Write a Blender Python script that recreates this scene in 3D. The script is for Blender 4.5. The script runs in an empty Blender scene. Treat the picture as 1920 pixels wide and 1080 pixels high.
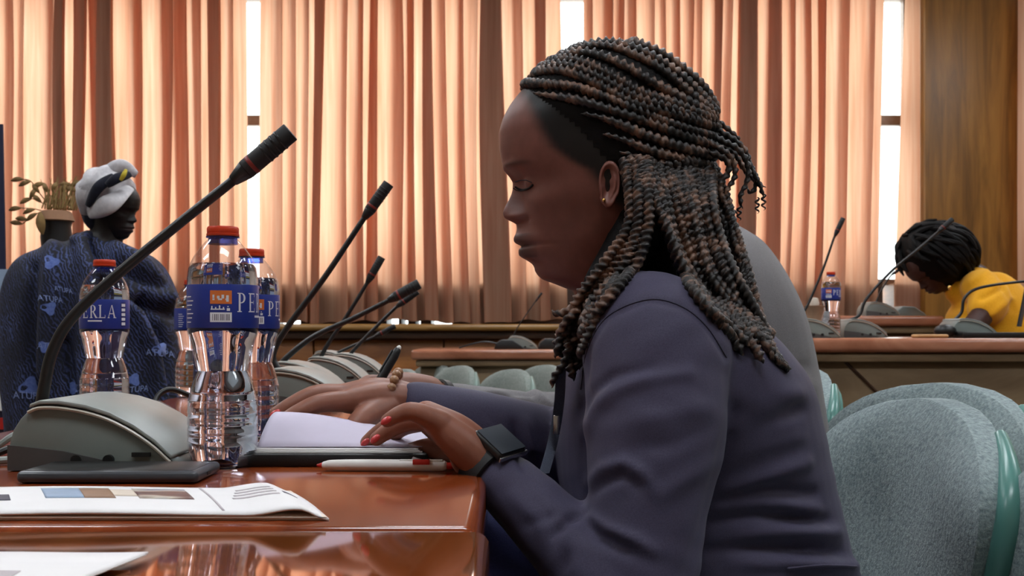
import bpy, bmesh, math, random
import numpy as np
from mathutils import Vector, Matrix
from mathutils.bvhtree import BVHTree

random.seed(7); rng = np.random.default_rng(7)
sc = bpy.context.scene
col = sc.collection
F, ZC, YH = 2000.0, 0.874, 620.0

# ------------------------------------------------------------------ camera
cd = bpy.data.cameras.new('camera'); cam = bpy.data.objects.new('camera', cd); col.objects.link(cam)
cam.location = (0, 0, ZC); cam.rotation_euler = (math.pi/2, 0, 0)
cd.sensor_fit = 'HORIZONTAL'; cd.sensor_width = 36; cd.lens = 36*F/1920; cd.shift_y = (YH-540)/1920
cd.clip_start = 0.02; cd.clip_end = 200
cd.dof.use_dof = True; cd.dof.focus_distance = 1.0; cd.dof.aperture_fstop = 20
sc.camera = cam
# ------------------------------------------------------------------ sky, exposure
w = bpy.data.worlds.new('overcast_sky'); sc.world = w; w.use_nodes = True
w.node_tree.nodes['Background'].inputs[0].default_value = (0.93, 1.0, 1.0, 1)
w.node_tree.nodes['Background'].inputs[1].default_value = 4.3
vs = sc.view_settings
vs.view_transform = 'Standard'; vs.look = 'None'; vs.exposure = 0.0; vs.gamma = 1.0; vs.use_curve_mapping = False
sc.cycles.max_bounces = 14; sc.cycles.transmission_bounces = 10; sc.cycles.transparent_max_bounces = 16
sc.cycles.diffuse_bounces = 6; sc.cycles.glossy_bounces = 5
sc.cycles.caustics_refractive = False; sc.cycles.caustics_reflective = False
sc.cycles.use_denoising = True
LAMP = 17.0            # ceiling panel brightness
YW = 7.10             # inner face of the window wall
def portal(x0, x1, z0, z1):
    l = bpy.data.lights.new('window_portal', 'AREA'); l.shape = 'RECTANGLE'; l.size = x1-x0; l.size_y = z1-z0
    l.cycles.is_portal = True
    o = bpy.data.objects.new('window_portal', l); col.objects.link(o)
    o.location = ((x0+x1)/2, YW+.24, (z0+z1)/2); o.rotation_euler = (-math.pi/2, 0, 0)

# ------------------------------------------------------------------ helpers
def P(x, y, d): return Vector(((x-960)/F*d, d, ZC+(YH-y)/F*d))
def lin(c): return tuple(((v/255)/12.92 if v/255 <= .04045 else ((v/255+.055)/1.055)**2.4) for v in c)
def smooth(a, b, x):
    t = np.clip((x-a)/(b-a), 0, 1); return t*t*(3-2*t)

class MB:
    def __init__(s): s.v = []; s.f = []
    def add(s, vs_, fs):
        b = len(s.v); s.v += [tuple(p) for p in vs_]; s.f += [tuple(i+b for i in f) for f in fs]; return s
    def box(s, x0, x1, y0, y1, z0, z1):
        return s.add([(x0,y0,z0),(x1,y0,z0),(x1,y1,z0),(x0,y1,z0),(x0,y0,z1),(x1,y0,z1),(x1,y1,z1),(x0,y1,z1)],
                     [(3,2,1,0),(4,5,6,7),(0,1,5,4),(1,2,6,5),(2,3,7,6),(3,0,4,7)])
    def rings(s, R, cap=True, closed=True):
        n = len(R[0]); vs_ = [p for r in R for p in r]; fs = []
        for i in range(len(R)-1):
            for j in range(n if closed else n-1):
                a = i*n+j; b = i*n+(j+1) % n
                fs.append((a, b, b+n, a+n))
        if cap:
            fs.append(tuple(range(n-1, -1, -1))); fs.append(tuple(range((len(R)-1)*n, len(R)*n)))
        return s.add(vs_, fs)
    def lathe(s, prof, n=32, c=(0,0,0)):
        R = [[(c[0]+r*math.cos(2*math.pi*j/n), c[1]+r*math.sin(2*math.pi*j/n), c[2]+z) for j in range(n)] for r, z in prof]
        return s.rings(R)
    def tube(s, pts, rad, n=12, per=0, round_ends=True):
        pts = [Vector(p) for p in pts]
        if not hasattr(rad, '__len__'): rad = [rad]*len(pts)
        if per:
            q = catmull([tuple(p)+(r,) for p, r in zip(pts, rad)], per)
            pts = [Vector(t[:3]) for t in q]; rad = [max(1e-5, t[3]) for t in q]
        if round_ends:
            t0 = (pts[0]-pts[1]).normalized(); t1 = (pts[-1]-pts[-2]).normalized()
            a0 = [(pts[0]+t0*rad[0]*math.sin(a), rad[0]*max(.05, math.cos(a))) for a in (1.5, 1.1, .7, .35)]
            a1 = [(pts[-1]+t1*rad[-1]*math.sin(a), rad[-1]*max(.05, math.cos(a))) for a in (.35, .7, 1.1, 1.5)]
            pts = [p for p, _ in a0]+pts+[p for p, _ in a1]; rad = [r for _, r in a0]+list(rad)+[r for _, r in a1]
        fr = frames(pts)
        R = [[p+(u*math.cos(2*math.pi*j/n)+v*math.sin(2*math.pi*j/n))*r for j in range(n)] for p, r, (u, v) in zip(pts, rad, fr)]
        return s.rings(R)
    def prism(s, outline, y0, y1):                 # outline in XZ, extruded along Y
        n = len(outline)
        return s.add([(x, y0, z) for x, z in outline]+[(x, y1, z) for x, z in outline],
                     [tuple(range(n)), tuple(range(2*n-1, n-1, -1))]+[(i, i+n, (i+1) % n+n, (i+1) % n) for i in range(n)])
    def ellipsoid(s, c, r, nu=24, nv=14, M=None):
        R = []
        for i in range(nv+1):
            a = math.pi*min(max(i/nv, .004), .996)-math.pi/2
            ring = []
            for j in range(nu):
                b = 2*math.pi*j/nu
                p = Vector((r[0]*math.cos(a)*math.cos(b), r[1]*math.cos(a)*math.sin(b), r[2]*math.sin(a)))
                if M is not None: p = M @ p
                ring.append(p+Vector(c))
            R.append(ring)
        return s.rings(R)
    def mesh(s, name='m'):
        m = bpy.data.meshes.new(name); m.from_pydata(s.v, [], s.f); m.update(); return m
    def build(s, name, mat, parent=None, sm=True, bevel=0, seg=2, angle=35):
        m = s.mesh(name)
        bm = bmesh.new(); bm.from_mesh(m)
        bmesh.ops.recalc_face_normals(bm, faces=bm.faces)
        if bevel:
            es = [e for e in bm.edges if e.is_manifold and e.calc_face_angle(0) > math.radians(angle)]
            bmesh.ops.bevel(bm, geom=es, offset=bevel, segments=seg, affect='EDGES', profile=.5, clamp_overlap=True)
        bm.to_mesh(m); bm.free()
        return finish(m, name, mat, parent, sm)

def finish(m, name, mat, parent=None, sm=True, angle=40):
    if sm:
        m.polygons.foreach_set('use_smooth', [True]*len(m.polygons))
        if sm != 'all': m.set_sharp_from_angle(angle=math.radians(angle))
    if mat is not None: m.materials.append(mat)
    o = bpy.data.objects.new(name, m); col.objects.link(o)
    if parent is not None:
        o.parent = parent
        if parent.name in WORLD: o.matrix_parent_inverse = parent.matrix_basis.inverted()
    return o

def frames(pts):
    out = []; n = len(pts)
    t = [(pts[min(i+1, n-1)]-pts[max(i-1, 0)]).normalized() for i in range(n)]
    u = t[0].orthogonal().normalized()
    for i in range(n):
        u = (u-t[i]*u.dot(t[i]))
        u = u.normalized() if u.length > 1e-6 else t[i].orthogonal().normalized()
        out.append((u, t[i].cross(u)))
    return out

def catmull(pts, per):
    p = [np.array(q, float) for q in pts]; p = [2*p[0]-p[1]]+p+[2*p[-1]-p[-2]]; out = []
    for i in range(1, len(p)-2):
        for k in range(per):
            t = k/per; a, b, c, d = p[i-1], p[i], p[i+1], p[i+2]
            out.append(.5*((2*b)+(c-a)*t+(2*a-5*b+4*c-d)*t*t+(3*b-a-3*c+d)*t**3))
    out.append(p[-2]); return [tuple(q) for q in out]

WORLD = set()
def empty(name, loc=(0,0,0), rz=0, world=False):
    o = bpy.data.objects.new(name, None); col.objects.link(o); o.location = loc; o.rotation_euler = (0,0,rz); o.empty_display_size = .05
    if world: WORLD.add(o.name)
    return o
def tag(o, label, cat, group=None):
    o['label'] = label; o['category'] = cat
    if group: o['group'] = group
    return o
def struct(o): o['kind'] = 'structure'; return o
def copy_tree(o, parent=None):
    c = o.copy(); col.objects.link(c)
    if parent is not None: c.parent = parent
    for ch in list(o.children): copy_tree(ch, c)
    return c
def bvh_of(o):
    m = o.data; mw = o.matrix_world
    return BVHTree.FromPolygons([mw @ v.co for v in m.vertices], [tuple(p.vertices) for p in m.polygons])
CAM = Vector((0, 0, ZC))
def cast(bvh, x, y, lift=0.0):
    d = (P(x, y, 1.0)-CAM).normalized(); h = bvh.ray_cast(CAM, d)
    if h[0] is None: return None
    n = h[1] if h[1].dot(d) < 0 else -h[1]
    return h[0]+n*lift
def remesh(mb, voxel, it=4):
    m = mb.mesh('tmp'); bm = bmesh.new(); bm.from_mesh(m); bmesh.ops.recalc_face_normals(bm, faces=bm.faces); bm.to_mesh(m); bm.free()
    o = bpy.data.objects.new('tmp', m); col.objects.link(o)
    md = o.modifiers.new('r', 'REMESH'); md.mode = 'VOXEL'; md.voxel_size = voxel; md.adaptivity = 0
    dg = bpy.context.evaluated_depsgraph_get(); me = bpy.data.meshes.new_from_object(o.evaluated_get(dg))
    bpy.data.objects.remove(o); relax(me, it); return me
def coords(me):
    a = np.empty(len(me.vertices)*3); me.vertices.foreach_get('co', a); return a.reshape(-1, 3)
def normals(me):
    a = np.empty(len(me.vertices)*3); me.vertices.foreach_get('normal', a); return a.reshape(-1, 3)
def setco(me, a): me.vertices.foreach_set('co', a.ravel()); me.update()
def relax(me, it, lam=.5):
    a = coords(me); e = np.empty(len(me.edges)*2, int); me.edges.foreach_get('vertices', e); e = e.reshape(-1, 2)
    cnt = np.bincount(e.ravel(), minlength=len(a)).astype(float)[:, None]
    for _ in range(it):
        s_ = np.zeros_like(a)
        for k in range(3):
            s_[:, k] = np.bincount(e[:, 0], weights=a[e[:, 1], k], minlength=len(a))+np.bincount(e[:, 1], weights=a[e[:, 0], k], minlength=len(a))
        a = a+lam*(s_/np.maximum(cnt, 1)-a)
    setco(me, a)
def vcol(me, c):
    at = me.color_attributes.new('Col', 'FLOAT_COLOR', 'POINT')
    at.data.foreach_set('color', np.concatenate([c, np.ones((len(c), 1))], 1).ravel().astype(np.float32))
def px_of(a):        # world points -> photograph pixels
    d = a[:, 1]; return 960+a[:, 0]*F/d, YH-(a[:, 2]-ZC)*F/d
def seg_dist(x, y, pl):
    best = np.full(len(x), 1e9); tt = np.zeros(len(x)); n = len(pl)-1
    for i in range(n):
        ax, ay = pl[i]; bx, by = pl[i+1]; dx, dy = bx-ax, by-ay
        t = np.clip(((x-ax)*dx+(y-ay)*dy)/(dx*dx+dy*dy), 0, 1)
        dd = np.hypot(x-ax-t*dx, y-ay-t*dy); m = dd < best
        best = np.where(m, dd, best); tt = np.where(m, (i+t)/n, tt)
    return best, tt

# ------------------------------------------------------------------ materials
def nt(name):
    m = bpy.data.materials.new(name); m.use_nodes = True; t = m.node_tree
    return m, t, t.nodes['Principled BSDF']
def ramp(t, a, stops):
    r = t.nodes.new('ShaderNodeValToRGB'); e = r.color_ramp.elements
    while len(e) < len(stops): e.new(.5)
    for k, (p, c) in enumerate(stops): e[k].position = p; e[k].color = tuple(c)+(1,)
    t.links.new(a, r.inputs[0]); return r.outputs[0]
def coord(t, scale=(1,1,1), kind='Object', rot=(0,0,0)):
    c = t.nodes.new('ShaderNodeTexCoord'); mp = t.nodes.new('ShaderNodeMapping')
    mp.inputs['Scale'].default_value = scale; mp.inputs['Rotation'].default_value = rot
    t.links.new(c.outputs[kind], mp.inputs[0]); return mp.outputs[0]
def noise(t, vec, s, det=3, dist=0, rough=.55):
    n = t.nodes.new('ShaderNodeTexNoise'); n.inputs['Scale'].default_value = s; n.inputs['Detail'].default_value = det
    n.inputs['Distortion'].default_value = dist; n.inputs['Roughness'].default_value = rough
    t.links.new(vec, n.inputs['Vector']); return n.outputs['Fac']
def bump(t, h, b, strength=.3, dist=.001):
    n = t.nodes.new('ShaderNodeBump'); n.inputs['Strength'].default_value = strength; n.inputs['Distance'].default_value = dist
    t.links.new(h, n.inputs['Height']); t.links.new(n.outputs[0], b.inputs['Normal'])
def plain(name, c, rough=.5, metal=0, vary=.12, ns=30, bs=0, bn=200, coat=0, spec=.5):
    m, t, b = nt(name); c = lin(c); v = coord(t)
    n = noise(t, v, ns)
    t.links.new(ramp(t, n, [(.3, [x*(1-vary) for x in c]), (.7, [min(1, x*(1+vary)) for x in c])]), b.inputs['Base Color'])
    b.inputs['Roughness'].default_value = rough; b.inputs['Metallic'].default_value = metal
    b.inputs['Coat Weight'].default_value = coat; b.inputs['Specular IOR Level'].default_value = spec
    if bs: bump(t, noise(t, v, bn, 2), b, bs, .001)
    return m
def wood(name, c1, c2, c3, scale=(1,1,1), rough=.35, s=4, coat=0, bs=.05, spec=.5, rot=(0,0,0)):
    m, t, b = nt(name); v = coord(t, scale, rot=rot)
    n = noise(t, v, s, 6, 1.2, .6)
    t.links.new(ramp(t, n, [(.28, lin(c1)), (.5, lin(c2)), (.72, lin(c3))]), b.inputs['Base Color'])
    b.inputs['Roughness'].default_value = rough; b.inputs['Coat Weight'].default_value = coat; b.inputs['Coat Roughness'].default_value = .05
    b.inputs['Specular IOR Level'].default_value = spec
    if bs: bump(t, n, b, bs, .002)
    return m
def attr_mat(name, rough=.5, ns=60, vary=.15, bs=.15, bn=500, spec=.4, sss=0):
    m, t, b = nt(name); a = t.nodes.new('ShaderNodeAttribute'); a.attribute_name = 'Col'
    n = noise(t, coord(t), ns, 4)
    mx = t.nodes.new('ShaderNodeMix'); mx.data_type = 'RGBA'; mx.blend_type = 'MULTIPLY'; mx.inputs[0].default_value = 1
    t.links.new(a.outputs['Color'], mx.inputs[6])
    t.links.new(ramp(t, n, [(.3, (1-vary,)*3), (.7, (1+vary,)*3)]), mx.inputs[7])
    t.links.new(mx.outputs[2], b.inputs['Base Color'])
    b.inputs['Roughness'].default_value = rough; b.inputs['Specular IOR Level'].default_value = spec
    if bs: bump(t, noise(t, coord(t), bn, 2), b, bs, .0006)
    return m
def fabric(name, c1, c2, s=300, rough=.9, bs=.4, scale=(1,1,1), bd=.0008, sheen=.15):
    m, t, b = nt(name); v = coord(t, scale); n = noise(t, v, s, 2, 0, .7); n2 = noise(t, coord(t), 9, 3)
    mx = t.nodes.new('ShaderNodeMath'); mx.operation = 'MULTIPLY_ADD'; mx.inputs[1].default_value = .7
    t.links.new(n, mx.inputs[0]); ad = t.nodes.new('ShaderNodeMath'); ad.operation = 'MULTIPLY'; ad.inputs[1].default_value = .3
    t.links.new(n2, ad.inputs[0]); t.links.new(ad.outputs[0], mx.inputs[2])
    t.links.new(ramp(t, mx.outputs[0], [(.3, lin(c1)), (.7, lin(c2))]), b.inputs['Base Color'])
    b.inputs['Roughness'].default_value = rough; b.inputs['Sheen Weight'].default_value = sheen
    b.inputs['Specular IOR Level'].default_value = .2
    bump(t, n, b, bs, bd); return m
def emit(name, c, s):
    m, t, b = nt(name); b.inputs['Base Color'].default_value = (.8,.8,.8,1)
    b.inputs['Emission Color'].default_value = tuple(c)+(1,); b.inputs['Emission Strength'].default_value = s; return m
def film(name, tint=(1,1,1), ior=1.45, rough=.02):       # thin clear sheet: lets light through, reflects by Fresnel
    m = bpy.data.materials.new(name); m.use_nodes = True; t = m.node_tree; t.nodes.clear()
    o = t.nodes.new('ShaderNodeOutputMaterial'); mx = t.nodes.new('ShaderNodeMixShader'); fr = t.nodes.new('ShaderNodeFresnel')
    tr = t.nodes.new('ShaderNodeBsdfTransparent'); gl = t.nodes.new('ShaderNodeBsdfGlossy')
    ge = t.nodes.new('ShaderNodeNewGeometry'); mr = t.nodes.new('ShaderNodeMapRange')
    mr.inputs['To Min'].default_value = ior; mr.inputs['To Max'].default_value = 1/ior
    t.links.new(ge.outputs['Backfacing'], mr.inputs['Value']); t.links.new(mr.outputs[0], fr.inputs[0]); tr.inputs[0].default_value = tuple(tint)+(1,); gl.inputs['Roughness'].default_value = rough
    t.links.new(fr.outputs[0], mx.inputs[0]); t.links.new(tr.outputs[0], mx.inputs[1]); t.links.new(gl.outputs[0], mx.inputs[2])
    t.links.new(mx.outputs[0], o.inputs[0]); return m

MAT = {}
def build_materials():
    # curtain cloth: half reflecting, half letting daylight through
    m = bpy.data.materials.new('curtain_cloth'); m.use_nodes = True; t = m.node_tree; t.nodes.clear()
    o = t.nodes.new('ShaderNodeOutputMaterial'); mx = t.nodes.new('ShaderNodeMixShader'); mx.inputs[0].default_value = .50
    df = t.nodes.new('ShaderNodeBsdfDiffuse'); tl = t.nodes.new('ShaderNodeBsdfTranslucent')
    n = noise(t, coord(t, (14, 14, .5)), 2.0, 5, .3); 
    c1 = ramp(t, n, [(.30, (.84, .37, .21)), (.5, (.94, .48, .30)), (.72, (.99, .59, .40))])
    t.links.new(c1, tl.inputs[0])
    t.links.new(ramp(t, n, [(.3, (.30, .18, .12)), (.7, (.40, .26, .18))]), df.inputs[0])
    t.links.new(df.outputs[0], mx.inputs[1]); t.links.new(tl.outputs[0], mx.inputs[2]); t.links.new(mx.outputs[0], o.inputs[0])
    MAT['curtain'] = m
    MAT['wallwood'] = wood('wall_wood', (110,64,26), (148,92,42), (170,110,54), (.5,.5,3), .4, 3, spec=.35)
    MAT['colwood'] = wood('column_wood', (98,64,24), (132,90,36), (156,108,48), (3.2,3.2,.32), .42, 3.2, spec=.35)
    MAT['rail'] = wood('rail_wood', (104,74,34), (140,104,54), (160,122,70), (.6,2,2), .3, 4)
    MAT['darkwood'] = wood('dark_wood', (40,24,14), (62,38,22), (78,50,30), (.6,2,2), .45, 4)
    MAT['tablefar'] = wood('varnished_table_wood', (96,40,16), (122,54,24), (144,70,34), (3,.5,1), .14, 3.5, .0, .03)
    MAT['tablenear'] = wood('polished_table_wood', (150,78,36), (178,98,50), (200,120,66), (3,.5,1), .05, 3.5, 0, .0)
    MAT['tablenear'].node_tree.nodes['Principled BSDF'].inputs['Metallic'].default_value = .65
    MAT['deskpink'] = wood('desk_top_wood', (128,74,50), (158,100,74), (184,126,98), (.6,3,1), .25, 4, .2)
    MAT['deskpanel'] = wood('desk_panel_wood', (92,74,52), (120,98,72), (140,118,90), (.6,2,1.5), .5, 3, spec=.3)
    MAT['floor'] = fabric('carpet', (58,50,46), (88,78,70), 120)
    MAT['wall'] = plain('plaster', (190,176,158), .8, vary=.06, ns=3)
    MAT['ceil'] = plain('ceiling_white', (222,220,214), .9, vary=.03, ns=2)
    MAT['frame'] = plain('window_metal', (150,130,116), .45, .2)
    MAT['glass'] = film('window_glass', (.97, 1, 1), 1.35)
    MAT['lamp'] = emit('lamp_diffuser', (.90, .95, 1.0), LAMP)
    MAT['white'] = plain('white_plastic', (226,224,220), .35, vary=.04)
    MAT['black'] = plain('black_plastic', (14,14,15), .45, vary=.2)
    MAT['black_soft'] = plain('black_rubber', (22,22,24), .6, vary=.2)
    MAT['stem'] = plain('gooseneck_black', (16,16,18), .38, vary=.2, bs=.15, bn=900)
    MAT['unit'] = plain('console_grey', (116,124,120), .42, vary=.05, bs=.06, bn=1500)
    MAT['unit_dark'] = plain('console_dark_grey', (74,74,74), .5, vary=.06)
    MAT['unit_top'] = plain('console_pale_grey', (146,152,148), .38, vary=.05)
    MAT['trim'] = plain('console_trim', (188,182,168), .3, vary=.04)
    MAT['red'] = plain('red_plastic', (186,34,26), .4, vary=.08)
    MAT['ringred'] = plain('mic_ring_red', (122,34,28), .4)
    MAT['cap'] = plain('cap_orange_red', (212,62,26), .4, vary=.06)
    MAT['label'] = plain('label_blue', (34,54,140), .35, vary=.1, ns=40)
    MAT['label2'] = plain('label_deep_blue', (22,32,104), .35, vary=.1)
    MAT['print_white'] = plain('print_white', (225,228,236), .5, vary=.02)
    MAT['print_orange'] = plain('print_orange', (214,116,52), .5, vary=.05)
    MAT['pet'] = film('clear_plastic', (.95, .96, 1.0), 1.5, .03)
    MAT['neckblue'] = film('blue_tinted_plastic', (.30, .38, .85), 1.5, .06)
    m, t, b = nt('water'); b.inputs['Base Color'].default_value = (.90, .93, 1, 1); b.inputs['Transmission Weight'].default_value = 1
    b.inputs['IOR'].default_value = 1.33; b.inputs['Roughness'].default_value = 0; MAT['water'] = m
    MAT['bluegel'] = plain('blue_base_mark', (40,66,190), .2)
    MAT['phone'] = plain('phone_case', (58,62,68), .38, vary=.06, coat=.2)
    MAT['paper'] = plain('paper_white', (232,230,230), .7, vary=.02)
    MAT['paper_lilac'] = plain('paper_pale_lilac', (204,196,216), .7, vary=.03)
    MAT['paper_cream'] = plain('paper_cream', (222,208,192), .75, vary=.04)
    MAT['leather'] = plain('leather_black', (16,14,16), .5, vary=.2, bs=.2, bn=600)
    MAT['skin'] = attr_mat('skin_dark', .46, 70, .10, .10, 900, .35)
    MAT['hair'] = plain('hair_black', (10,8,8), .65, vary=.3, bs=.4, bn=700, spec=.15)
    # braid hair: black and brown strands, the brown lifted to imitate highlights
    m, t, b = nt('braid_hair'); n = noise(t, coord(t, (1,1,1)), 55, 3, .5, .7)
    t.links.new(ramp(t, n, [(.36, lin((12,9,9))), (.50, lin((30,21,19))), (.66, lin((128,96,78)))]), b.inputs['Base Color'])
    b.inputs['Roughness'].default_value = .42; b.inputs['Specular IOR Level'].default_value = .5
    bump(t, noise(t, coord(t), 1400, 2), b, .5, .0008); MAT['braid'] = m
    MAT['jacket'] = fabric('jacket_slate', (58,55,75), (75,71,94), 900, .66, .12, sheen=.06)
    MAT['seam'] = fabric('seam_slate', (34,32,48), (44,42,58), 900)
    MAT['trouser'] = fabric('trousers_navy', (54,60,112), (70,76,130), 700)
    MAT['greysuit'] = fabric('suit_grey', (104,102,104), (128,124,126), 700)
    MAT['yellow'] = fabric('shirt_yellow', (216,150,22), (242,180,42), 300)
    MAT['chair'] = fabric('chair_weave', (96,112,116), (164,178,178), 210, .95, .9, bd=.0016)
    MAT['teal'] = plain('teal_plastic', (82,132,124), .3, vary=.06, ns=12)
    MAT['greyteal'] = plain('grey_green_plastic', (112,132,124), .4, vary=.06)
    MAT['chairfar'] = fabric('chair_weave_far', (104,112,108), (138,146,140), 120, .95, .3)
    MAT['metal'] = plain('steel', (170,170,170), .25, 1)
    MAT['gold'] = plain('gold', (236,190,110), .2, 1)
    MAT['bead'] = wood('wooden_bead', (120,84,56), (160,118,84), (190,150,112), (1,1,1), .35, 60)
    MAT['nail'] = plain('nail_red', (200,64,66), .25)
    MAT['lanyard'] = fabric('lanyard_grey', (78,84,100), (104,110,128), 900)
    MAT['wrapwhite'] = fabric('wrap_white', (176,174,180), (214,212,214), 60, .85, .3)
    MAT['wrapblack'] = fabric('wrap_navy', (14,15,26), (28,30,46), 60, .85, .3)
    MAT['wrapyellow'] = fabric('wrap_yellow', (170,150,40), (210,190,70), 60)
    # blue printed cloth
    m, t, b = nt('blue_printed_cloth')
    wv = t.nodes.new('ShaderNodeTexWave'); wv.inputs['Scale'].default_value = 46; wv.inputs['Distortion'].default_value = 9; wv.inputs['Detail'].default_value = 3; wv.inputs['Detail Scale'].default_value = 1.6
    t.links.new(coord(t, (1,.4,.8), rot=(0,.6,0)), wv.inputs['Vector'])
    n = noise(t, coord(t), 11, 3)
    ad = t.nodes.new('ShaderNodeMath'); ad.operation = 'MULTIPLY'; t.links.new(wv.outputs['Fac'], ad.inputs[0]); t.links.new(n, ad.inputs[1])
    t.links.new(ramp(t, ad.outputs[0], [(.14, lin((10,12,26))), (.36, lin((26,33,64))), (.60, lin((62,75,122)))]), b.inputs['Base Color'])
    b.inputs['Roughness'].default_value = .85; bump(t, wv.outputs['Fac'], b, .25, .002); MAT['bluecloth'] = m
    MAT['bluepatch'] = fabric('cloth_pale_blue_print', (74,92,150), (104,122,180), 200)
    MAT['clothtext'] = plain('cloth_print_lettering', (120,136,184), .8)
    MAT['leafdry'] = plain('dried_leaf', (132,104,60), .7, vary=.3, ns=40)
    MAT['straw'] = plain('straw', (150,124,76), .8, vary=.25, ns=90)
    MAT['tanband'] = plain('woven_band', (146,108,80), .8, vary=.15)
    MAT['pot'] = plain('black_pot', (13,12,14), .4)
    MAT['navy'] = plain('banner_navy', (20,24,58), .5, vary=.1)
    MAT['bannerpale'] = plain('banner_pale_blue', (150,170,196), .5)
    MAT['woodpen'] = wood('pencil_wood', (170,126,78), (196,150,98), (210,168,116), (1,1,1), .5, 20)
    MAT['photo'] = None
    m, t, b = nt('brochure_picture'); v = coord(t, (7, 9, 1)); n = noise(t, v, 2.2, 2, .3)
    t.links.new(ramp(t, n, [(.34, lin((92,104,150))), (.42, lin((150,150,165))), (.5, lin((206,196,180))), (.56, lin((120,84,76))), (.66, lin((88,64,66)))]), b.inputs['Base Color'])
    b.inputs['Roughness'].default_value = .4; MAT['photo'] = m
    MAT['printgrey'] = plain('print_grey', (186,178,182), .6)
    MAT['printdark'] = plain('print_dark', (70,66,80), .6)
    MAT['tan'] = plain('tan_ceramic', (150,116,92), .5, vary=.15)
    MAT['screen'] = plain('laptop_dark', (30,38,48), .7)
build_materials()
# ================================================================== the room
XL, XR, YB, ZT = -4.6, 5.2, -3.0, 3.40
s_ = lambda px: (px-960)/F*YW
struct(MB().box(XL, XR, YB, YW+.2, -.1, 0).build('floor', MAT['floor'], sm=False))
struct(MB().box(XL, XR, YB, YW+.2, ZT, ZT+.1).build('ceiling', MAT['ceil'], sm=False))
struct(MB().box(XL-.15, XL, YB, YW+.2, 0, ZT).build('wall_left', MAT['wall'], sm=False))
struct(MB().box(XR, XR+.15, YB, YW+.2, 0, ZT).build('wall_right', MAT['wall'], sm=False))
struct(MB().box(XL, XR, YB-.15, YB, 0, ZT).build('wall_front', MAT['wall'], sm=False))
zsill = P(0, 604, 6.72).z; zapron = P(0, 531, YW).z
colx0, colx1 = s_(1716), s_(1912)
wb = MB()
wb.box(XL, XR, YW, YW+.2, 0, zsill-.02).box(XL, XR, YW, YW+.2, 3.16, ZT)
struct(wb.build('wall_back', MAT['wallwood'], sm=False))
ap = MB().box(XL, s_(1640), 6.945, YW+.16, zsill+.034, zapron)
slits = [(522, 572), (730, 752), (757, 769), (783, 792), (812, 850), (600, 604)]
xs = XL
for a, b in sorted(slits):
    ap.box(xs, s_(a), 6.945, YW+.16, zsill-.02, zsill+.034); xs = s_(b)
ap.box(xs, s_(1640), 6.945, YW+.16, zsill-.02, zsill+.034)
struct(ap.build('wall_apron', MAT['darkwood'], sm=False))
struct(MB().box(s_(1670), colx0, YW-.06, YW+.16, zsill-.02, zapron).box(colx1, XR, YW-.06, YW+.16, zsill-.02, zapron).build('wall_end_panel', MAT['wallwood'], sm=False))
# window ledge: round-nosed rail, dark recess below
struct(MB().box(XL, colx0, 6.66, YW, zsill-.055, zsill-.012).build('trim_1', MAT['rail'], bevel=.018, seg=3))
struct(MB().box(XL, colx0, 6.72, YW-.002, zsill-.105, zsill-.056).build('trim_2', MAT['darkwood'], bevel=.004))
for k in range(9):      # plain wood panels under the ledge
    x0 = XL+.02+k*.83
    if x0+.82 > colx0: break
    struct(MB().box(x0, x0+.82, 6.80, YW-.002, .12, zsill-.11).build('wall_panel_%d' % (k+1), MAT['wallwood'], bevel=.004))
struct(MB().box(XL, colx0, 6.785, YW-.001, 0, .11).build('baseboard_back', MAT['darkwood'], bevel=.005))
# wood clad pillar on the right
struct(MB().box(colx0, colx1, 6.93, YW+.2, 0, 3.38).build('pillar_right', MAT['colwood'], bevel=.006))
struct(MB().add([(s_(1690), YW-.07, 3.12), (colx0-.001, YW-.09, 3.12), (colx0-.001, YW-.09, zsill+.02), (s_(1668), YW-.07, zsill+.02)], [(0,1,2,3)]).build('trim_3', MAT['curtain'], sm=False))
struct(MB().box(colx0-.012, colx0+.0, YW-.12, YW-.061, 0, zsill).build('trim_4', MAT['darkwood'], sm=False))
# windows
wins = [(XL, s_(476)+.02), (s_(476)+.08, s_(1071)-.02), (s_(1071)+.06, s_(1716)-.02), (colx1, XR)]
wins = [(XL, -1.62), (-1.62, .66), (.66, s_(1712)), (colx1, XR)]
zm = P(0, 227, YW+.1).z
for k, (a, b) in enumerate(wins):
    w_ = empty('window_%d' % (k+1), ((a+b)/2, YW+.12, zapron), world=True); struct(w_)
    fr = MB().box(a, b, YW+.08, YW+.14, 3.10, 3.16).box(a, b, YW+.06, YW+.14, zapron-.01, zapron+.03)
    fr.box(a, a+.035, YW+.08, YW+.14, zapron, 3.16).box(b-.035, b, YW+.08, YW+.14, zapron, 3.16)
    fr.build('window_frame', MAT['frame'], w_, sm=False)
    MB().box(a, b, YW+.07, YW+.13, zm-.035, zm+.035).build('transom', MAT['frame'], w_, bevel=.006)
    n = max(1, round((b-a)/1.0))
    for j in range(1, n):
        x = a+(b-a)*(j+.35)/n
        MB().box(x-.025, x+.025, YW+.08, YW+.13, zapron, 3.1).build('mullion', MAT['frame'], w_, bevel=.004)
    MB().add([(a, YW+.11, zapron), (b, YW+.11, zapron), (b, YW+.11, zm), (a, YW+.11, zm)], [(0,1,2,3)]).build('pane', MAT['glass'], w_, sm=False)
    MB().add([(a, YW+.11, zm), (b, YW+.11, zm), (b, YW+.11, 3.1), (a, YW+.11, 3.1)], [(0,1,2,3)]).build('pane', MAT['glass'], w_, sm=False)
    portal(a, b, zapron, 3.16)

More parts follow.
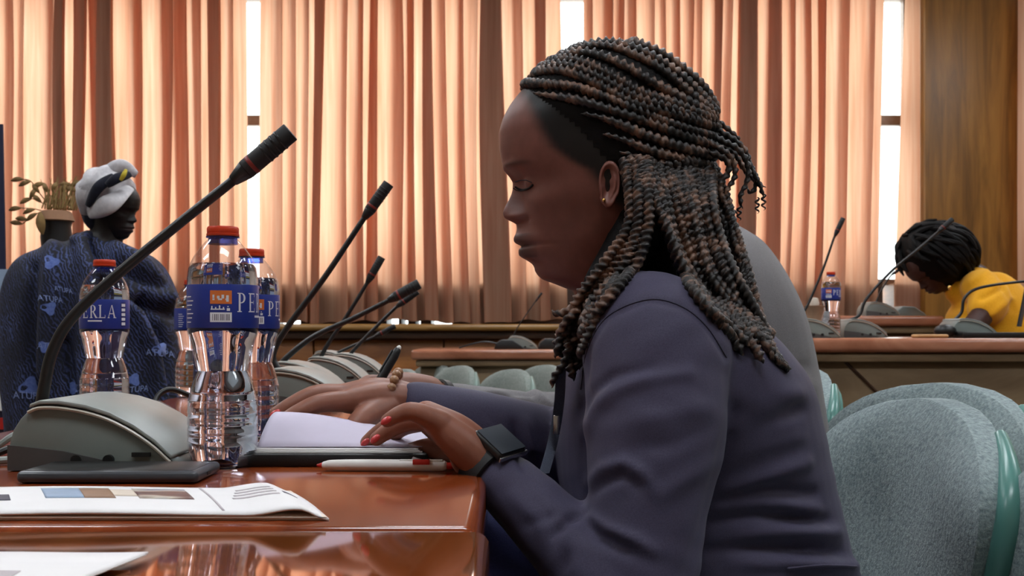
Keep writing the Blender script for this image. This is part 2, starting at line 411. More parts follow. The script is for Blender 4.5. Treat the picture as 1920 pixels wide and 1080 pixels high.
# ceiling light panels (above the frame)
for k, (x, y) in enumerate([(-2.6,.1),(.2,.1),(3.0,.1),(-2.6,2.5),(.2,2.5),(3.0,2.5),(-2.6,5.0),(.2,5.0),(3.0,5.0)]):
    r = empty('ceiling_light', (x, y, ZT), 0)
    MB().box(-.62,.62,-.32,.32,-.05,0).build('lamp_frame', MAT['white'], r, bevel=.005)
    MB().box(-.58,.58,-.28,.28,-.056,-.0505).build('lamp_diffuser', MAT['lamp'], r, sm=False)
    tag(r, 'white ceiling light panel %s, %s column' % (('over the viewer','over the far end of the table','by the windows')[k//3], ('left','middle','right')[k % 3]), 'ceiling light', 'ceiling lights')

# ================================================================== curtains
def curtain(x0, x1, label, folds=(), seed=1, d=6.88, e0=0, e1=0, wavy=.0):
    """One hanging curtain: a single sheet whose plan line runs in S-folds (three layers where a fold overlaps).
    e0/e1 lean the side edges (metres at the bottom relative to the top)."""
    R = random.Random(seed)
    k = d/F; X0, X1 = (x0-960)*k, (x1-960)*k
    spec = [((f[0]-960)*k, (f[1]-f[0])*k, f[2] if len(f) > 2 else 1) for f in folds]
    fl = []; x = X0+.03; si = 0
    while x < X1-.05:
        nx = spec[si][0] if si < len(spec) else 1e9
        a = R.choice([R.uniform(.03,.06), R.uniform(.05,.11)]); bw = R.choice([R.uniform(.015,.03), R.uniform(.03,.055), R.uniform(.055,.085)])
        if x+a+bw+.02 > nx:
            fl.append(spec[si]); x = spec[si][0]+spec[si][1]; si += 1; continue
        fl.append((x+a, bw, 1)); x = x+a+bw
    fl = [f for f in fl if f[0]+f[1] < X1-.02]
    ctrl = [[X0, 0, -1, 0]]                    # x, y, fold index, offset inside fold
    px_ = X0; py = .0
    for i, (fx, bw, lay) in enumerate(fl):
        n = max(2, int((fx+bw-px_)/.022)); amp = R.uniform(.004,.016); ph = R.uniform(0, 6)
        sy = py
        for j in range(1, n):
            t = j/n; ctrl.append([px_+(fx+bw-px_)*t, sy+(-.022-sy)*t+amp*math.sin(ph+t*R.uniform(4,7)), i, 0])
        for q in range(lay-1):
            yy = -.055+.012*q
            ctrl += [[fx+bw, yy, i, bw*.5], [fx+bw+.003, yy+.004, i, bw*.5+.003], [fx+bw, yy+.008, i, bw*.5], [fx, yy+.010, i, -bw*.5], [fx-.003, yy+.011, i, -bw*.5-.003]]
        ctrl += [[fx+bw, -.024, i, bw*.5], [fx+bw+.004, -.012, i, bw*.5+.004], [fx+bw, -.002, i, bw*.5], [fx+bw*.5, .003, i, 0], [fx, .008, i, -bw*.5], [fx-.004, .018, i, -bw*.5-.004], [fx, .028, i, -bw*.5], [fx+bw*.5, .030, i, 0]]
        px_ = fx+bw*.5; py = .03
    n = max(3, int((X1-px_)/.03))
    for j in range(1, n+1): ctrl.append([px_+(X1-px_)*j/n, py*(1-j/n)+.008*math.sin(j*1.7), len(fl), 0])
    zt, zb = 3.12, zsill+.012; rows = 22; V = []; nph = [(R.uniform(0,6), R.uniform(.5,1.6), R.uniform(-1,1)) for _ in range(len(fl)+1)]
    for r in range(rows+1):
        v = r/rows; z = zt+(zb-zt)*v
        for cx, cy, i, off in ctrl:
            ph, fq, dr = nph[max(i, 0)]
            u = (cx-X0)/(X1-X0)
            drift = .012*math.sin(ph+fq*v*3)+.018*dr*(v-.5)
            sc_ = 1+.45*math.sin(ph*1.7+v*2.2)*.6
            x = cx-off+off*max(.25, sc_)+drift*min(1, 6*u*(1-u)) + (e0*(1-u)+e1*u)*v
            y = d+cy*(.8+.5*v)+.004*math.sin(ph+cx*40+v*5)
            zz = z+(v**8)*(.010*math.sin(cx*7+ph*.2)+.008*math.sin(cx*31)-.006)
            V.append((x, y, zz))
    m = len(ctrl); Fc = [(r*m+j, r*m+j+1, (r+1)*m+j+1, (r+1)*m+j) for r in range(rows) for j in range(m-1)]
    o = MB().add(V, Fc).build('curtain', MAT['curtain'], sm='all')
    tag(o, label, 'curtain', 'curtains along the window wall'); return o
curtain(-340, 463, 'peach curtain at the far left, ending at the narrow white gap', [(12,22),(40,48),(88,98),(107,124,3),(142,160,2),(165,186),(189,215,3),(246,262),(300,318),(364,377),(394,410,2)], 3, e0=0, e1=.012)
curtain(488, 1050, 'peach curtain between the two bright gaps, behind the microphones', [(522,530),(588,604,2),(640,652),(690,708),(735,750),(795,812,2),(858,870),(902,940,3),(962,975),(1000,1020,2),(1034,1046)], 5, e0=-.01, e1=.05)
curtain(1094, 1658, 'peach curtain behind the braided head, right of the bright gap', [(1100,1112),(1160,1170),(1218,1226),(1290,1300),(1338,1352,2),(1362,1374),(1387,1413,3),(1440,1460,2),(1536,1550),(1580,1592),(1632,1640)], 9, e0=0, e1=-.05)
curtain(1908, 2340, 'strip of peach curtain beyond the wood pillar at the right edge', [(1950,1970)], 12, d=6.80)

# ================================================================== tables
ZT0 = .75
def conf_table():
    r = empty('conference_table', (-.31, 1.3, 0), world=True)
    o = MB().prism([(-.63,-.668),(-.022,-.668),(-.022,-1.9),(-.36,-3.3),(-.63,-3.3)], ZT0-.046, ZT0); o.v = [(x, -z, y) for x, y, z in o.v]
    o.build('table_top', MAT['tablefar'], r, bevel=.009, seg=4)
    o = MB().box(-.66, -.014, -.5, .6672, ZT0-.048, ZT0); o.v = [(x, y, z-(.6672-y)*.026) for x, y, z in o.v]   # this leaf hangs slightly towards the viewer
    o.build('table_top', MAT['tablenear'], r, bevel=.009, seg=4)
    MB().box(-.45, -.42, -.4, 3.2, .08, ZT0-.047).build('modesty_panel', MAT['deskpanel'], r, bevel=.004)
    for y in (-.4, .66, 1.8):
        MB().box(-.58, -.16, y, y+.04, 0, ZT0-.047).build('support_panel', MAT['darkwood'], r, bevel=.004)
    MB().box(-.075, -.05, -.45, 1.9, ZT0-.11, ZT0-.047).build('edge_rail', MAT['tablefar'], r, bevel=.006)
    tag(r, 'long varnished red-brown table in the foreground under the bottles and papers', 'table'); return r
conf_table()

def desk(name_label, x0, x1, y0, y1, z, pitch=None, left_slant=0, groove=None):
    r = empty('desk', ((x0+x1)/2, (y0+y1)/2, 0), world=True)
    MB().box(x0, x1, y0, y1, z-.045, z).build('desk_top', MAT['deskpink'], r, bevel=.014, seg=4)
    MB().box(x0+.04, x1, y0+.05, y0+.08, .06, z-.046).build('front_panel', MAT['deskpanel'], r, bevel=.004)
    MB().box(x0+.02, x1-.01, y0+.018, y0+.06, z-.075, z-.046).build('edge_moulding', MAT['deskpanel'], r, bevel=.008)
    for x in (x0+.06, x1-.1): MB().box(x, x+.04, y0+.09, y1-.05, 0, z-.046).build('side_panel', MAT['darkwood'], r, bevel=.004)
    if groove:
        (ax, az), (bx, bz) = groove
        MB().tube([(ax, y0+.05, az), (bx, y0+.05, bz)], .006, 6).build('joint_strip', MAT['darkwood'], r)
    tag(r, name_label, 'desk'); return r
RD = 3.30; rz_ = P(0, 634, RD+.02).z
desk('desk with pinkish round-nosed edge at the right, in front of the person in yellow', P(1506,0,RD).x, 3.3, RD, 4.12, rz_,
     groove=((P(1580,0,RD+.05).x, P(0,674,RD+.05).z), (P(1660,0,RD+.05).x, P(0,752,RD+.05).z)))
desk('narrow pinkish desk top behind the grey consoles at the right', P(1500,0,4.5).x, P(1772,0,4.5).x, 4.5, 5.0, P(0,592,4.5).z)
desk('far desk with a pointed left end in front of the window ledge', P(770,0,4.75).x, P(1180,0,4.75).x, 4.75, 5.35, P(0,656,4.75).z)
p = MB().box(P(1562,0,RD+.1).x, P(1600,0,RD+.1).x, RD-.06, RD+.03, 0, P(0,766,RD).z).build('desk_post', MAT['darkwood'], bevel=.004)
tag(p, 'short dark wooden post standing under the right-hand desk', 'post')
# ================================================================== chairs
def make_chair(loc, facing, label, htop=.795, mat='chair', w=.46, shell='teal'):
    """Local frame: the chair faces -X. Backrest = curved padded panel, teal shell with rolled rim behind it."""
    r = empty('conference_chair', loc, facing); H = .44; zb = htop-H
    def outline(v):                       # half width at height v (0 bottom .. 1 top)
        base = .46+.54*min(1, v/.80)
        top = 1 if v < .66 else max(0, 1-((v-.66)/.34)**2.6)**.5
        return w/2*base*max(top, .02)
    def panel(off, grow, thick, dome, nv=26, nu=22, hs=1.0):
        Vf = []; Vb = []
        for i in range(nv+1):
            v = 1-(1-i/nv)**1.25 if i else 0
            v = min(v, .999)
            for j in range(nu+1):
                u = -1+2*j/nu; hw = outline(v)+grow
                y = u*hw; z = zb-grow*.5+v*hs*(H+grow)
                lean = .10*v+.03*math.sin(v*3)          # leans back and bulges
                wrap = -.055*(y/(w/2))**2
                edge = (1-abs(u)**4)*(1-(2*v-1)**6)
                Vf.append((lean+wrap+off-dome*max(edge, 0), y, z)); Vb.append((lean+wrap+off+thick, y, z))
        n = nu+1; N = len(Vf); Fc = []
        for i in range(nv):
            for j in range(nu):
                a = i*n+j; Fc.append((a, a+1, a+n+1, a+n)); Fc.append((N+a+n, N+a+n+1, N+a+1, N+a))
        rim = [j for j in range(n)]+[i*n+nu for i in range(1, nv+1)]+[nv*n+j for j in range(nu-1, -1, -1)]+[i*n for i in range(nv-1, 0, -1)]
        for a, b in zip(rim, rim[1:]+rim[:1]): Fc.append((a, a+N, b+N, b))
        return Vf+Vb, Fc, [Vb[k] for k in rim], [Vf[k] for k in rim]
    v, f, cb_, cf_ = panel(0, 0, .028, .030)
    MB().add(v, f).build('backrest', MAT[mat], r)
    v, f, rb, rf = panel(.034, -.006, .014, 0, 22, 18, .95)
    sh = MB().add(v, f).build('back_shell', MAT[shell], r)
    cb_ = [Vector(q) for q in cb_]; nu, nv = 22, 26
    for sd, sg in ((cb_[nu:nu+nv+1], 1), (cb_[nu+nv+nu:]+[cb_[0]], -1)):
        sd = sorted([q for q in sd if q.z < zb+.94*H], key=lambda q: q.z)
        MB().tube([q+Vector((-.004+.010*smooth(.6, 1, k/len(sd)), (.004-.012*smooth(.75, 1, k/len(sd)))*sg, 0)) for k, q in enumerate(sd)], [.0125-.006*smooth(.8, 1, k/len(sd)) for k in range(len(sd))], 10, 2).build('shell_rim', MAT[shell], r)
    # seat, stem, star foot
    sb = MB()
    for k in range(1): sb.box(-.46, -.03, -.23, .23, .40, .47)
    sb.build('seat', MAT[mat], r, bevel=.03, seg=4)
    MB().box(-.45, -.02, -.22, .22, .375, .399).build('seat_shell', MAT[shell], r, bevel=.01)
    MB().tube([(-.06, 0, .385), (.06, 0, .40), (.075, 0, .46)], .02, 10).build('back_support', MAT['black'], r)
    MB().lathe([(.028, .05), (.028, .30), (.05, .37), (.05, .375)], 16, (-.24, 0, 0)).build('stem', MAT['metal'], r)
    for k in range(5):
        a = 2*math.pi*k/5+.3
        MB().tube([(-.24, 0, .075), (-.24+.26*math.cos(a), .26*math.sin(a), .03)], [.022, .016], 8).build('leg', MAT['black'], r)
    tag(r, label, 'chair', 'grey-green conference chairs'); return r
def rotz(deg): return math.radians(deg)
def seat_at(X, Y, deg, s=1): return (X-.08*s*math.cos(rotz(deg)), Y-.08*s*math.sin(rotz(deg)), 0)
ch = make_chair(seat_at(.456, 1.236, 5), rotz(5), 'nearest whole grey-green chair with teal rim, right of the braided person')
def more(X, Y, deg, label, s=1):
    c = copy_tree(ch); c.location = seat_at(X, Y, deg, s); c.rotation_euler = (0,0,rotz(deg)); c['label'] = label; c.scale = (s, s, s); return c
more(.626, 1.60, 20, 'grey-green chair partly hidden behind the nearest whole chair')
more(.522, .83, 5, 'grey-green chair cut off at the bottom right corner of the picture')
more(.576, 2.2, 5, 'grey-green chair of which one teal corner shows past the grey suit')
fch = None
for px, d, lab in [(745, 3.95, 'leftmost of the grey far chairs, partly behind the upright black pen'), (808, 4.85, 'grey far chair half hidden between two others under the far desk'),
                   (853, 4.35, 'far grey chair right of the two pencils, under the far desk'), (951, 3.95, 'far grey chair second from the braids, under the far desk'), (1014, 4.45, 'far grey chair touching the ends of the front braids'),
                   (522, 4.4, 'far grey chair peeping out above the console behind the bottles')]:
    if fch is None: fch = ch = make_chair((0,0,0), 0, lab, mat='chairfar', shell='greyteal'); c = fch; c.location = seat_at(P(px,0,d).x, d, 27, .92); c.rotation_euler = (0,0,rotz(27)); c.scale = (.92,)*3
    else: c = more(P(px,0,d).x, d, 27, lab, s=.92)
    c['group'] = 'far chairs'

# ================================================================== microphones
UO = [(14,894),(14,848),(22,818),(36,796),(56,776),(74,769),(110,769),(160,777),(205,791),(250,814),(290,842),(322,872),(331,884),(331,894)]
def make_mic(loc, stem, label, ref=.94, scale=1.0, rot=0, head_r=.0095, unit=True, hl=.055, group='gooseneck microphones'):
    """stem: world points from the console to the tip of the microphone."""
    r = empty('gooseneck_microphone', loc, 0, world=True)
    if unit:
        M = Matrix.Translation(loc) @ Matrix.Rotation(rot, 4, 'Z') @ Matrix.Scale(scale, 4)
        T = lambda mb: mb.__dict__.update(v=[tuple(M @ Vector(q)) for q in mb.v]) or mb
        o = [((x-75)/F*ref, (894-y)/F*ref) for x, y in UO]
        T(MB().prism(o, 0, .13)).build('console_body', MAT['unit'], r, bevel=.004, seg=2, angle=50)
        top = [o[k] for k in range(4, 12)]
        R = []
        for y in (-.003, .133):
            R.append([(x, y, z+.0005) for x, z in top]+[(x+.001, y, z+.004) for x, z in reversed(top)])
        T(MB().rings(R)).build('top_cover', MAT['unit_top'], r, bevel=.0012, angle=60)
        T(MB().tube([(x, -.002, z-.003) for x, z in top], .0016, 6, 3)).build('trim_line', MAT['trim'], r)
        low = [(o[0][0]+.001, .001), (o[0][0]+.001, .0235), (o[0][0]+.05, .018), (o[0][0]+.118, .003), (o[0][0]+.118, .001)]
        T(MB().prism(low, -.0025, 0)).build('lower_panel', MAT['unit_dark'], r, sm=False)
        for x in (145, 205):
            cx, cz = (x-75)/F*ref, (894-872)/F*ref
            T(MB().rings([[(cx+.0046*math.cos(a), y, cz+.0046*math.sin(a)) for a in [2*math.pi*k/16 for k in range(16)]] for y in (-.004, 0)])).build('jack_socket', MAT['black'], r)
        T(MB().box((249-75)/F*ref, (283-75)/F*ref, -.0035, 0, (894-866)/F*ref, (894-858)/F*ref)).build('slot', MAT['black'], r, sm=False)
    pts = [Vector(q) for q in stem]; L = catmull([tuple(q) for q in pts], 8); L = [Vector(q) for q in L]
    tip = L[-1]; acc = 0; k = len(L)-1
    while k > 1 and acc < hl*1.25: acc += (L[k]-L[k-1]).length; k -= 1
    base = L[k]; ax = (tip-base).normalized()
    hs = tip-ax*hl
    n = len(L[:k+1])
    MB().tube(L[:k+1]+[hs], [head_r*.62-(head_r*.14)*i/n for i in range(n)]+[head_r*.5], 10).build('gooseneck', MAT['stem'], r)
    def cyl(name, a, b, ra, rb, mat, par):
        return MB().tube([hs+ax*a, hs+ax*b], [ra, rb], 16, round_ends=False).build(name, mat, par, bevel=.0008)
    hd = cyl('microphone_head', .0, hl, head_r, head_r, MAT['black_soft'], r)
    cyl('collar', -hl*.30, .0, head_r*.55, head_r, MAT['stem'], r)
    cyl('light_ring', hl*.10, hl*.18, head_r*1.03, head_r*1.03, MAT['ringred'], hd)
    u = ax.orthogonal().normalized(); v = ax.cross(u)
    for kk in range(4):
        cc = hs+ax*(hl*(.42+.11*kk))
        cyl('grille_ridge', hl*(.42+.11*kk), hl*(.47+.11*kk), head_r*1.06, head_r*1.06, MAT['stem'], hd)
    tag(r, label, 'microphone', group); return r
z0 = ZT0
make_mic(P(75,0,.94).xy.to_3d()+Vector((0,0,z0)), [P(76,772,1.0), P(84,720,1.0), P(98,660,1.0), P(130,602,1.0), P(200,532,1.0), P(330,424,1.0), P(450,328,1.0), P(545,247,1.0)],
         'largest black gooseneck microphone on a grey console at the left, behind the phone')
def mic_at(px, d, tips, label, head_r=.0095, hl=.055, scale=1.0, dt=0, rot=0):
    loc = Vector((P(px,0,d).x, d, z0)); k = .94*scale
    start = loc+Vector((0, .06, .125/2*.94*scale*0.95))
    q = [start]+[P(x, y, d+.06+dt*i/len(tips)) for i, (x, y) in enumerate(tips)]
    return make_mic(loc, q, label, scale=scale, head_r=head_r, hl=hl, rot=rot)
mic_at(508, 1.72, [(512,664), (540,612), (610,518), (690,398), (729,344)], 'tall thin microphone rising from behind the bottles against the curtain')
mic_at(516, 2.10, [(522,690), (540,668), (590,630), (660,598), (735,560), (786,532)], 'microphone bent low to the right, its tip over the window ledge', head_r=.0105)
mic_at(585, 2.5, [(592,690), (612,650), (648,596), (690,528), (716,482)], 'short upright microphone in the middle, its head before the curtain hem')
mic_at(632, 2.9, [(640,690), (660,660), (700,618), (745,574), (783,546)], 'thin microphone just under the low bent one')
mic_at(596, 3.25, [(604,690), (622,668), (664,647), (705,630), (741,611)], 'smallest microphone of the left group, arching below the others', head_r=.008)
# ================================================================== water bottles
BR = .0316
def glyph(ch):
    """Serif capitals as (list of polygons) in a box about 0.75 wide, 1 high."""
    q = []
    def rect(x0, y0, x1, y1): q.append([(x0,y0),(x1,y0),(x1,y1),(x0,y1)])
    def arc(cx, cy, rx, ry, a0, a1, t, n=8):
        for i in range(n):
            a = a0+(a1-a0)*i/n; b = a0+(a1-a0)*(i+1)/n
            tt = lambda u: t*(.45+.55*abs(math.cos(u)))
            q.append([(cx+rx*math.cos(a), cy+ry*math.sin(a)), (cx+rx*math.cos(b), cy+ry*math.sin(b)), (cx+(rx-tt(b))*math.cos(b), cy+(ry-tt(b)*.6)*math.sin(b)), (cx+(rx-tt(a))*math.cos(a), cy+(ry-tt(a)*.6)*math.sin(a))])
    def quad(*p): q.append(list(p))
    H = math.pi/2
    if ch in 'PRE L'.replace(' ', ''):
        rect(.1, 0, .24, 1); rect(.0, 0, .34, .05); rect(.0, .95, .3, 1)
    if ch in 'PR':
        arc(.3, .73, .34, .27, -H, H, .16); rect(.22, .95, .32, 1); rect(.22, .46, .32, .51)
    if ch == 'R': quad((.3,.5),(.42,.5),(.78,.04),(.62,.0)); rect(.6, 0, .84, .05)
    if ch == 'E':
        rect(.22, .94, .66, 1); rect(.22, 0, .68, .06); rect(.22, .49, .54, .54)
        rect(.62, .80, .66, 1); rect(.64, 0, .68, .22); rect(.5, .42, .54, .62)
    if ch == 'L': rect(.22, 0, .66, .06); rect(.62, 0, .66, .24)
    if ch == 'A':
        quad((.0,0),(.06,0),(.38,1),(.34,1)); quad((.58,0),(.74,0),(.42,1),(.34,1)); rect(.16, .30, .58, .36); rect(-.04, 0, .16, .05); rect(.52, 0, .84, .05)
    return q
def wrap(polys, R, a0, z0_, wdeg, h):
    mb = MB()
    for pl in polys:
        vs_ = []
        for x, y in pl:
            a = math.radians(a0+x*wdeg); vs_.append((R*math.sin(a), -R*math.cos(a), z0_+y*h))
        mb.add(vs_, [tuple(range(len(vs_)))])
    return mb
def wrect(R, a0, a1, z0_, z1, n=6):
    mb = MB()
    for i in range(n):
        u, v = a0+(a1-a0)*i/n, a0+(a1-a0)*(i+1)/n
        mb.add([(R*math.sin(math.radians(t)), -R*math.cos(math.radians(t)), z) for t, z in ((u,z0_),(v,z0_),(v,z1),(u,z1))], [(0,1,2,3)])
    return mb
def make_bottle():
    r = empty('water_bottle', (0,0,0)); H = .219
    zz = lambda y: (888-y)/461*H                       # photograph row of the near bottle -> height
    prof = [(.0, .004), (.010, .003), (.018, .0), (.0255, .0015), (.0292, zz(872)), (.0308, zz(850))]
    for k in range(4):                                # ribbed lower body
        y = 846-k*22
        prof += [(.0313, zz(y)), (.0314, zz(y-10)), (.0309, zz(y-14)), (.0309, zz(y-16)), (.0314, zz(y-19))]
    prof += [(.0306, zz(758)), (.0282, zz(735)), (.0240, zz(710)), (.0229, zz(705)), (.0236, zz(700)), (.0262, zz(672)), (.0290, zz(645)), (.0312, zz(632)), (.0316, zz(624)), (.0316, zz(540)), (.0316, zz(528)), (.0304, zz(508)), (.0266, zz(488)), (.0205, zz(469)), (.0158, zz(457)), (.0133, zz(452)), (.0128, zz(449))]
    body = MB().lathe(prof, 48).build('bottle_body', MAT['pet'], r)
    wp = [(max(rr-.0007, .0005), z+.0007) for rr, z in prof if z < zz(500)]
    wp += [(.0272, zz(499)), (.0, zz(498.9)+.00001)]
    MB().lathe(wp, 48).build('water', MAT['water'], r)
    MB().lathe([(.0133, zz(461)), (.0128, zz(449)), (.0150, zz(448.5)), (.0150, zz(446)), (.0126, zz(445.6)), (.0126, zz(440))], 32).build('neck_ring', MAT['neckblue'], r)
    cap = []
    n = 60
    R = [[((rr+(.0004 if j % 2 else 0))*math.cos(2*math.pi*j/n), (rr+(.0004 if j % 2 else 0))*math.sin(2*math.pi*j/n), z) for j in range(n)] for rr, z in [(.0139, zz(447)), (.0142, zz(446)), (.0142, zz(441)), (.0136, zz(440.5)), (.0138, zz(440)), (.0139, zz(431)), (.0130, zz(427.5)), (.006, zz(427))]]
    MB().rings(R).build('cap', MAT['cap'], r)
    lb = MB().lathe([(.0317, zz(622)), (.0319, zz(621)), (.0319, zz(541)), (.0317, zz(540))], 64)
    lb.f = lb.f[:-2]; lab = lb.build('label', MAT['label'], r)
    Rr = .03205
    polys = []
    for k, ch_ in enumerate('PERLA'):
        for pl in glyph(ch_): polys.append([(x+k*.92, y) for x, y in pl])
    wrap(polys, Rr, -54, zz(592), 23.0, zz(556)-zz(592)).build('brand_lettering', MAT['print_white'], lab, sm=False)
    wrect(Rr, -17, 17, zz(602), zz(598)).build('small_print', MAT['print_white'], lab, sm=False)
    wrect(Rr, 62, 78, zz(616), zz(548)).build('side_panel_print', MAT['label2'], lab, sm=False)
    for k in range(5): wrect(Rr+.0001, 64, 76, zz(612-k*13), zz(604-k*13)).build('side_letter', MAT['print_white'], lab, sm=False)
    wrect(Rr, -97, -63, zz(577), zz(552)).build('emblem_panel', MAT['print_orange'], lab, sm=False)
    strokes = MB()
    for a0, a1, y0, y1 in [(-93,-70,570,567),(-93,-90,566,560),(-86,-82,567,562),(-79,-75,567,560),(-72,-68,573,561)]:
        b_ = wrect(Rr+.0001, a0, a1, zz(y0), zz(y1), 2); strokes.add(b_.v, b_.f)
    strokes.build('emblem_script', MAT['print_white'], lab, sm=False)
    strokes = MB()
    for a0, a1, y0, y1 in [(-96,-74,588,586),(-95,-93,588,581),(-89,-87,588,583),(-83,-81,588,580),(-77,-75,588,583),(-71,-66,590,585),(-70,-68,583,581)]:
        b_ = wrect(Rr, a0, a1, zz(y0), zz(y1), 2); strokes.add(b_.v, b_.f)
    strokes.build('script_line', MAT['print_white'], lab, sm=False)
    wrect(Rr, -97, -63, zz(611), zz(593)).build('barcode_panel', MAT['print_white'], lab, sm=False)
    bars = MB()
    for k in range(9):
        b_ = wrect(Rr+.0001, -93+k*3.1, -91.6+k*3.1-.6*(k % 3 == 0), zz(608), zz(596), 1); bars.add(b_.v, b_.f)
    bars.build('barcode_bars', MAT['printdark'], lab, sm=False)
    st = MB()
    for k in range(7):
        b_ = wrect(Rr, -152, -136+(k % 3)*3, zz(612-k*8), zz(610-k*8), 3); st.add(b_.v, b_.f)
    st.build('fine_print', MAT['print_white'], lab, sm=False)
    MB().lathe([(.0008, .0046), (.009, .0048), (.010, .0056), (.0008, .0062)], 20).build('base_mark', MAT['bluegel'], r)
    return r
bt = make_bottle()
spots = [(418, .975, 92, z0, 'nearest water bottle, right of the grey console, with emblem and barcode facing out'), (196, 1.43, -2, z0, 'water bottle at the left with its whole PERLA name facing out, before the blue cloth'),
         (472, 1.24, 102, z0, 'water bottle just behind the nearest one on its right side'), (360, 2.0, 120, z0, 'water bottle mostly hidden behind the left side of the nearest one'),
         (1558, 3.55, 50, rz_, 'small far water bottle on the right-hand desk beside a microphone')]
for i, (px, d, rot, z, lab) in enumerate(spots):
    o = bt if i == 0 else copy_tree(bt)
    o.location = (P(px,0,d).x, d, z); o.rotation_euler = (0, 0, math.radians(rot))
    tag(o, lab, 'bottle', 'clear water bottles with blue labels and orange caps')

# ================================================================== things on the near table
# phone
ph = empty('mobile_phone', (P(229,0,.895).x, .895, z0))
MB().box(-.0735, .0735, -.035, .035, .0006, .0105).build('phone_case', MAT['phone'], ph, bevel=.0042, seg=4)
MB().box(-.068, .068, -.030, .030, .0103, .0108).build('screen', MAT['black'], ph, bevel=.0002)
MB().box(.0722, .0740, -.008, .002, .004, .0065).build('side_button', MAT['black'], ph, sm=False)
tag(ph, 'dark grey mobile phone lying in front of the grey console', 'phone')
# white and red ball pen
pn = empty('ball_pen', (P(724,0,.94).x, .94, z0), math.radians(-1.5))
MB().tube([(-.054, 0, .0052), (-.045, 0, .0054), (.0, 0, .0055), (.050, 0, .0053)], [.0036, .0048, .0052, .0047], 16, 4).build('pen_barrel', MAT['white'], pn)
MB().tube([(-.0605, 0, .0052), (-.054, 0, .0052)], [.0012, .0034], 12).build('pen_tip', MAT['red'], pn)
MB().tube([(.050, 0, .0052), (.058, 0, .0052)], [.0030, .0030], 12).build('push_button', MAT['red'], pn)
MB().box(.012, .050, -.0030, .0022, .0092, .0106).build('clip', MAT['white'], pn, bevel=.0006)
MB().box(.024, .039, -.0060, -.0030, .0066, .0112).build('clip_badge', MAT['red'], pn, bevel=.0006)
tag(pn, 'white ball pen with red tip and red button near the table edge', 'pen')

# brochures: bent sheets with a fold and printed patches
def sheet(fn, nu, nv, th):
    A = [fn(u/nu, v/nv) for v in range(nv+1) for u in range(nu+1)]; N = len(A); n = nu+1
    B = [(x, y, z-th) for x, y, z in A]; Fc = []
    for j in range(nv):
        for i in range(nu):
            a = j*n+i; Fc += [(a, a+1, a+n+1, a+n), (N+a+n, N+a+n+1, N+a+1, N+a)]
    rim = list(range(n))+[j*n+nu for j in range(1, nv+1)]+[nv*n+i for i in range(nu-1, -1, -1)]+[j*n for j in range(nv-1, 0, -1)]
    for a, b in zip(rim, rim[1:]+rim[:1]): Fc.append((a, a+N, b+N, b))
    return MB().add(A+B, Fc)
def bro1(u, v):
    d = .695+v*.115; x0 = P(-150,0,d).x
    xr = (P(617,0,.695).x)*(1-v)+P(548,0,.81).x*v
    x = x0+(xr-x0)*u
    z = z0+.0046+.0035*math.sin(min(1, u/.82)*math.pi)**2*.4+.004*smooth(.80, .92, u)*(1-smooth(.93, 1.0, u))*(1.0)
    z += .0015*math.sin(v*math.pi)-(.0030*smooth(.92, 1.0, u))
    return (x, d, float(z))
br = empty('brochure', (P(230,0,.75).x, .75, z0), world=True)
sheet(bro1, 60, 10, .0016).build('cover_page', MAT['paper'], br, sm='all')
for k in range(3):
    sheet(lambda u, v, k=k: (bro1(u, v)[0]-.004*(k+1)*0.3, bro1(u, v)[1]+.001*k, z0+.0026-.0009*k), 8, 2, .0006).build('inner_page', MAT['paper_cream'], br, sm=False)
def patch(u0, u1, v0, v1, name, mat, nu=12, nv=4, fn=bro1, par=br, lift=.0003):
    sheet(lambda u, v: (lambda p: (p[0], p[1], p[2]+lift))(fn(u0+(u1-u0)*u, v0+(v1-v0)*v)), nu, nv, .0002).build(name, MAT[mat], par, sm='all')
pic = [(.32, .42, .42, .86, 'bannerpale'), (.42, .50, .42, .86, 'tan'), (.50, .56, .5, .80, 'paper_cream'), (.56, .70, .42, .86, 'photo')]
for q_ in pic: patch(*q_[:4], 'printed_picture', q_[4])
patch(.00, .20, .38, .60, 'printed_emblem', 'print_orange')
patch(.14, .23, .36, .58, 'printed_emblem', 'printdark')
patch(.745, .752, .08, .95, 'fold_line', 'printgrey', 2, 10)
for k in range(4): patch(.80+.01*k, .92, .44+.1*k, .48+.1*k, 'printed_line', 'printgrey')
patch(.935, .97, .5, .56, 'printed_mark', 'printdark')
tag(br, 'open white brochure with a printed picture, in front of the phone', 'brochure')
def bro2(u, v):
    d = .44+v*.138; x0 = P(-200,0,d).x; xr = P(278,0,.578).x-.035*(1-v)
    return (x0+(xr-x0)*u, d, z0+.0075-.003*(1-u)+.001*math.sin(u*5)-(.667-d)*.026)
b2 = empty('brochure', (P(60,0,.5).x, .51, z0), world=True)
sheet(bro2, 20, 6, .0012).build('cover_page', MAT['paper'], b2, sm='all')
for k in range(4):
    sheet(lambda u, v, k=k: (bro2(u, v)[0]-.003*k, bro2(u, v)[1]+.0006*k-.003, z0+.0058-.0013*k-(.667-bro2(u, v)[1])*.026), 6, 2, .0006).build('inner_page', MAT['paper'], b2, sm=False)
patch(.35, .62, .3, .7, 'printed_mark', 'printgrey', fn=bro2, par=b2)
patch(.66, .9, .45, .6, 'printed_mark', 'paper_lilac', fn=bro2, par=b2)
tag(b2, 'stack of folded white brochure pages at the bottom left corner', 'brochure')

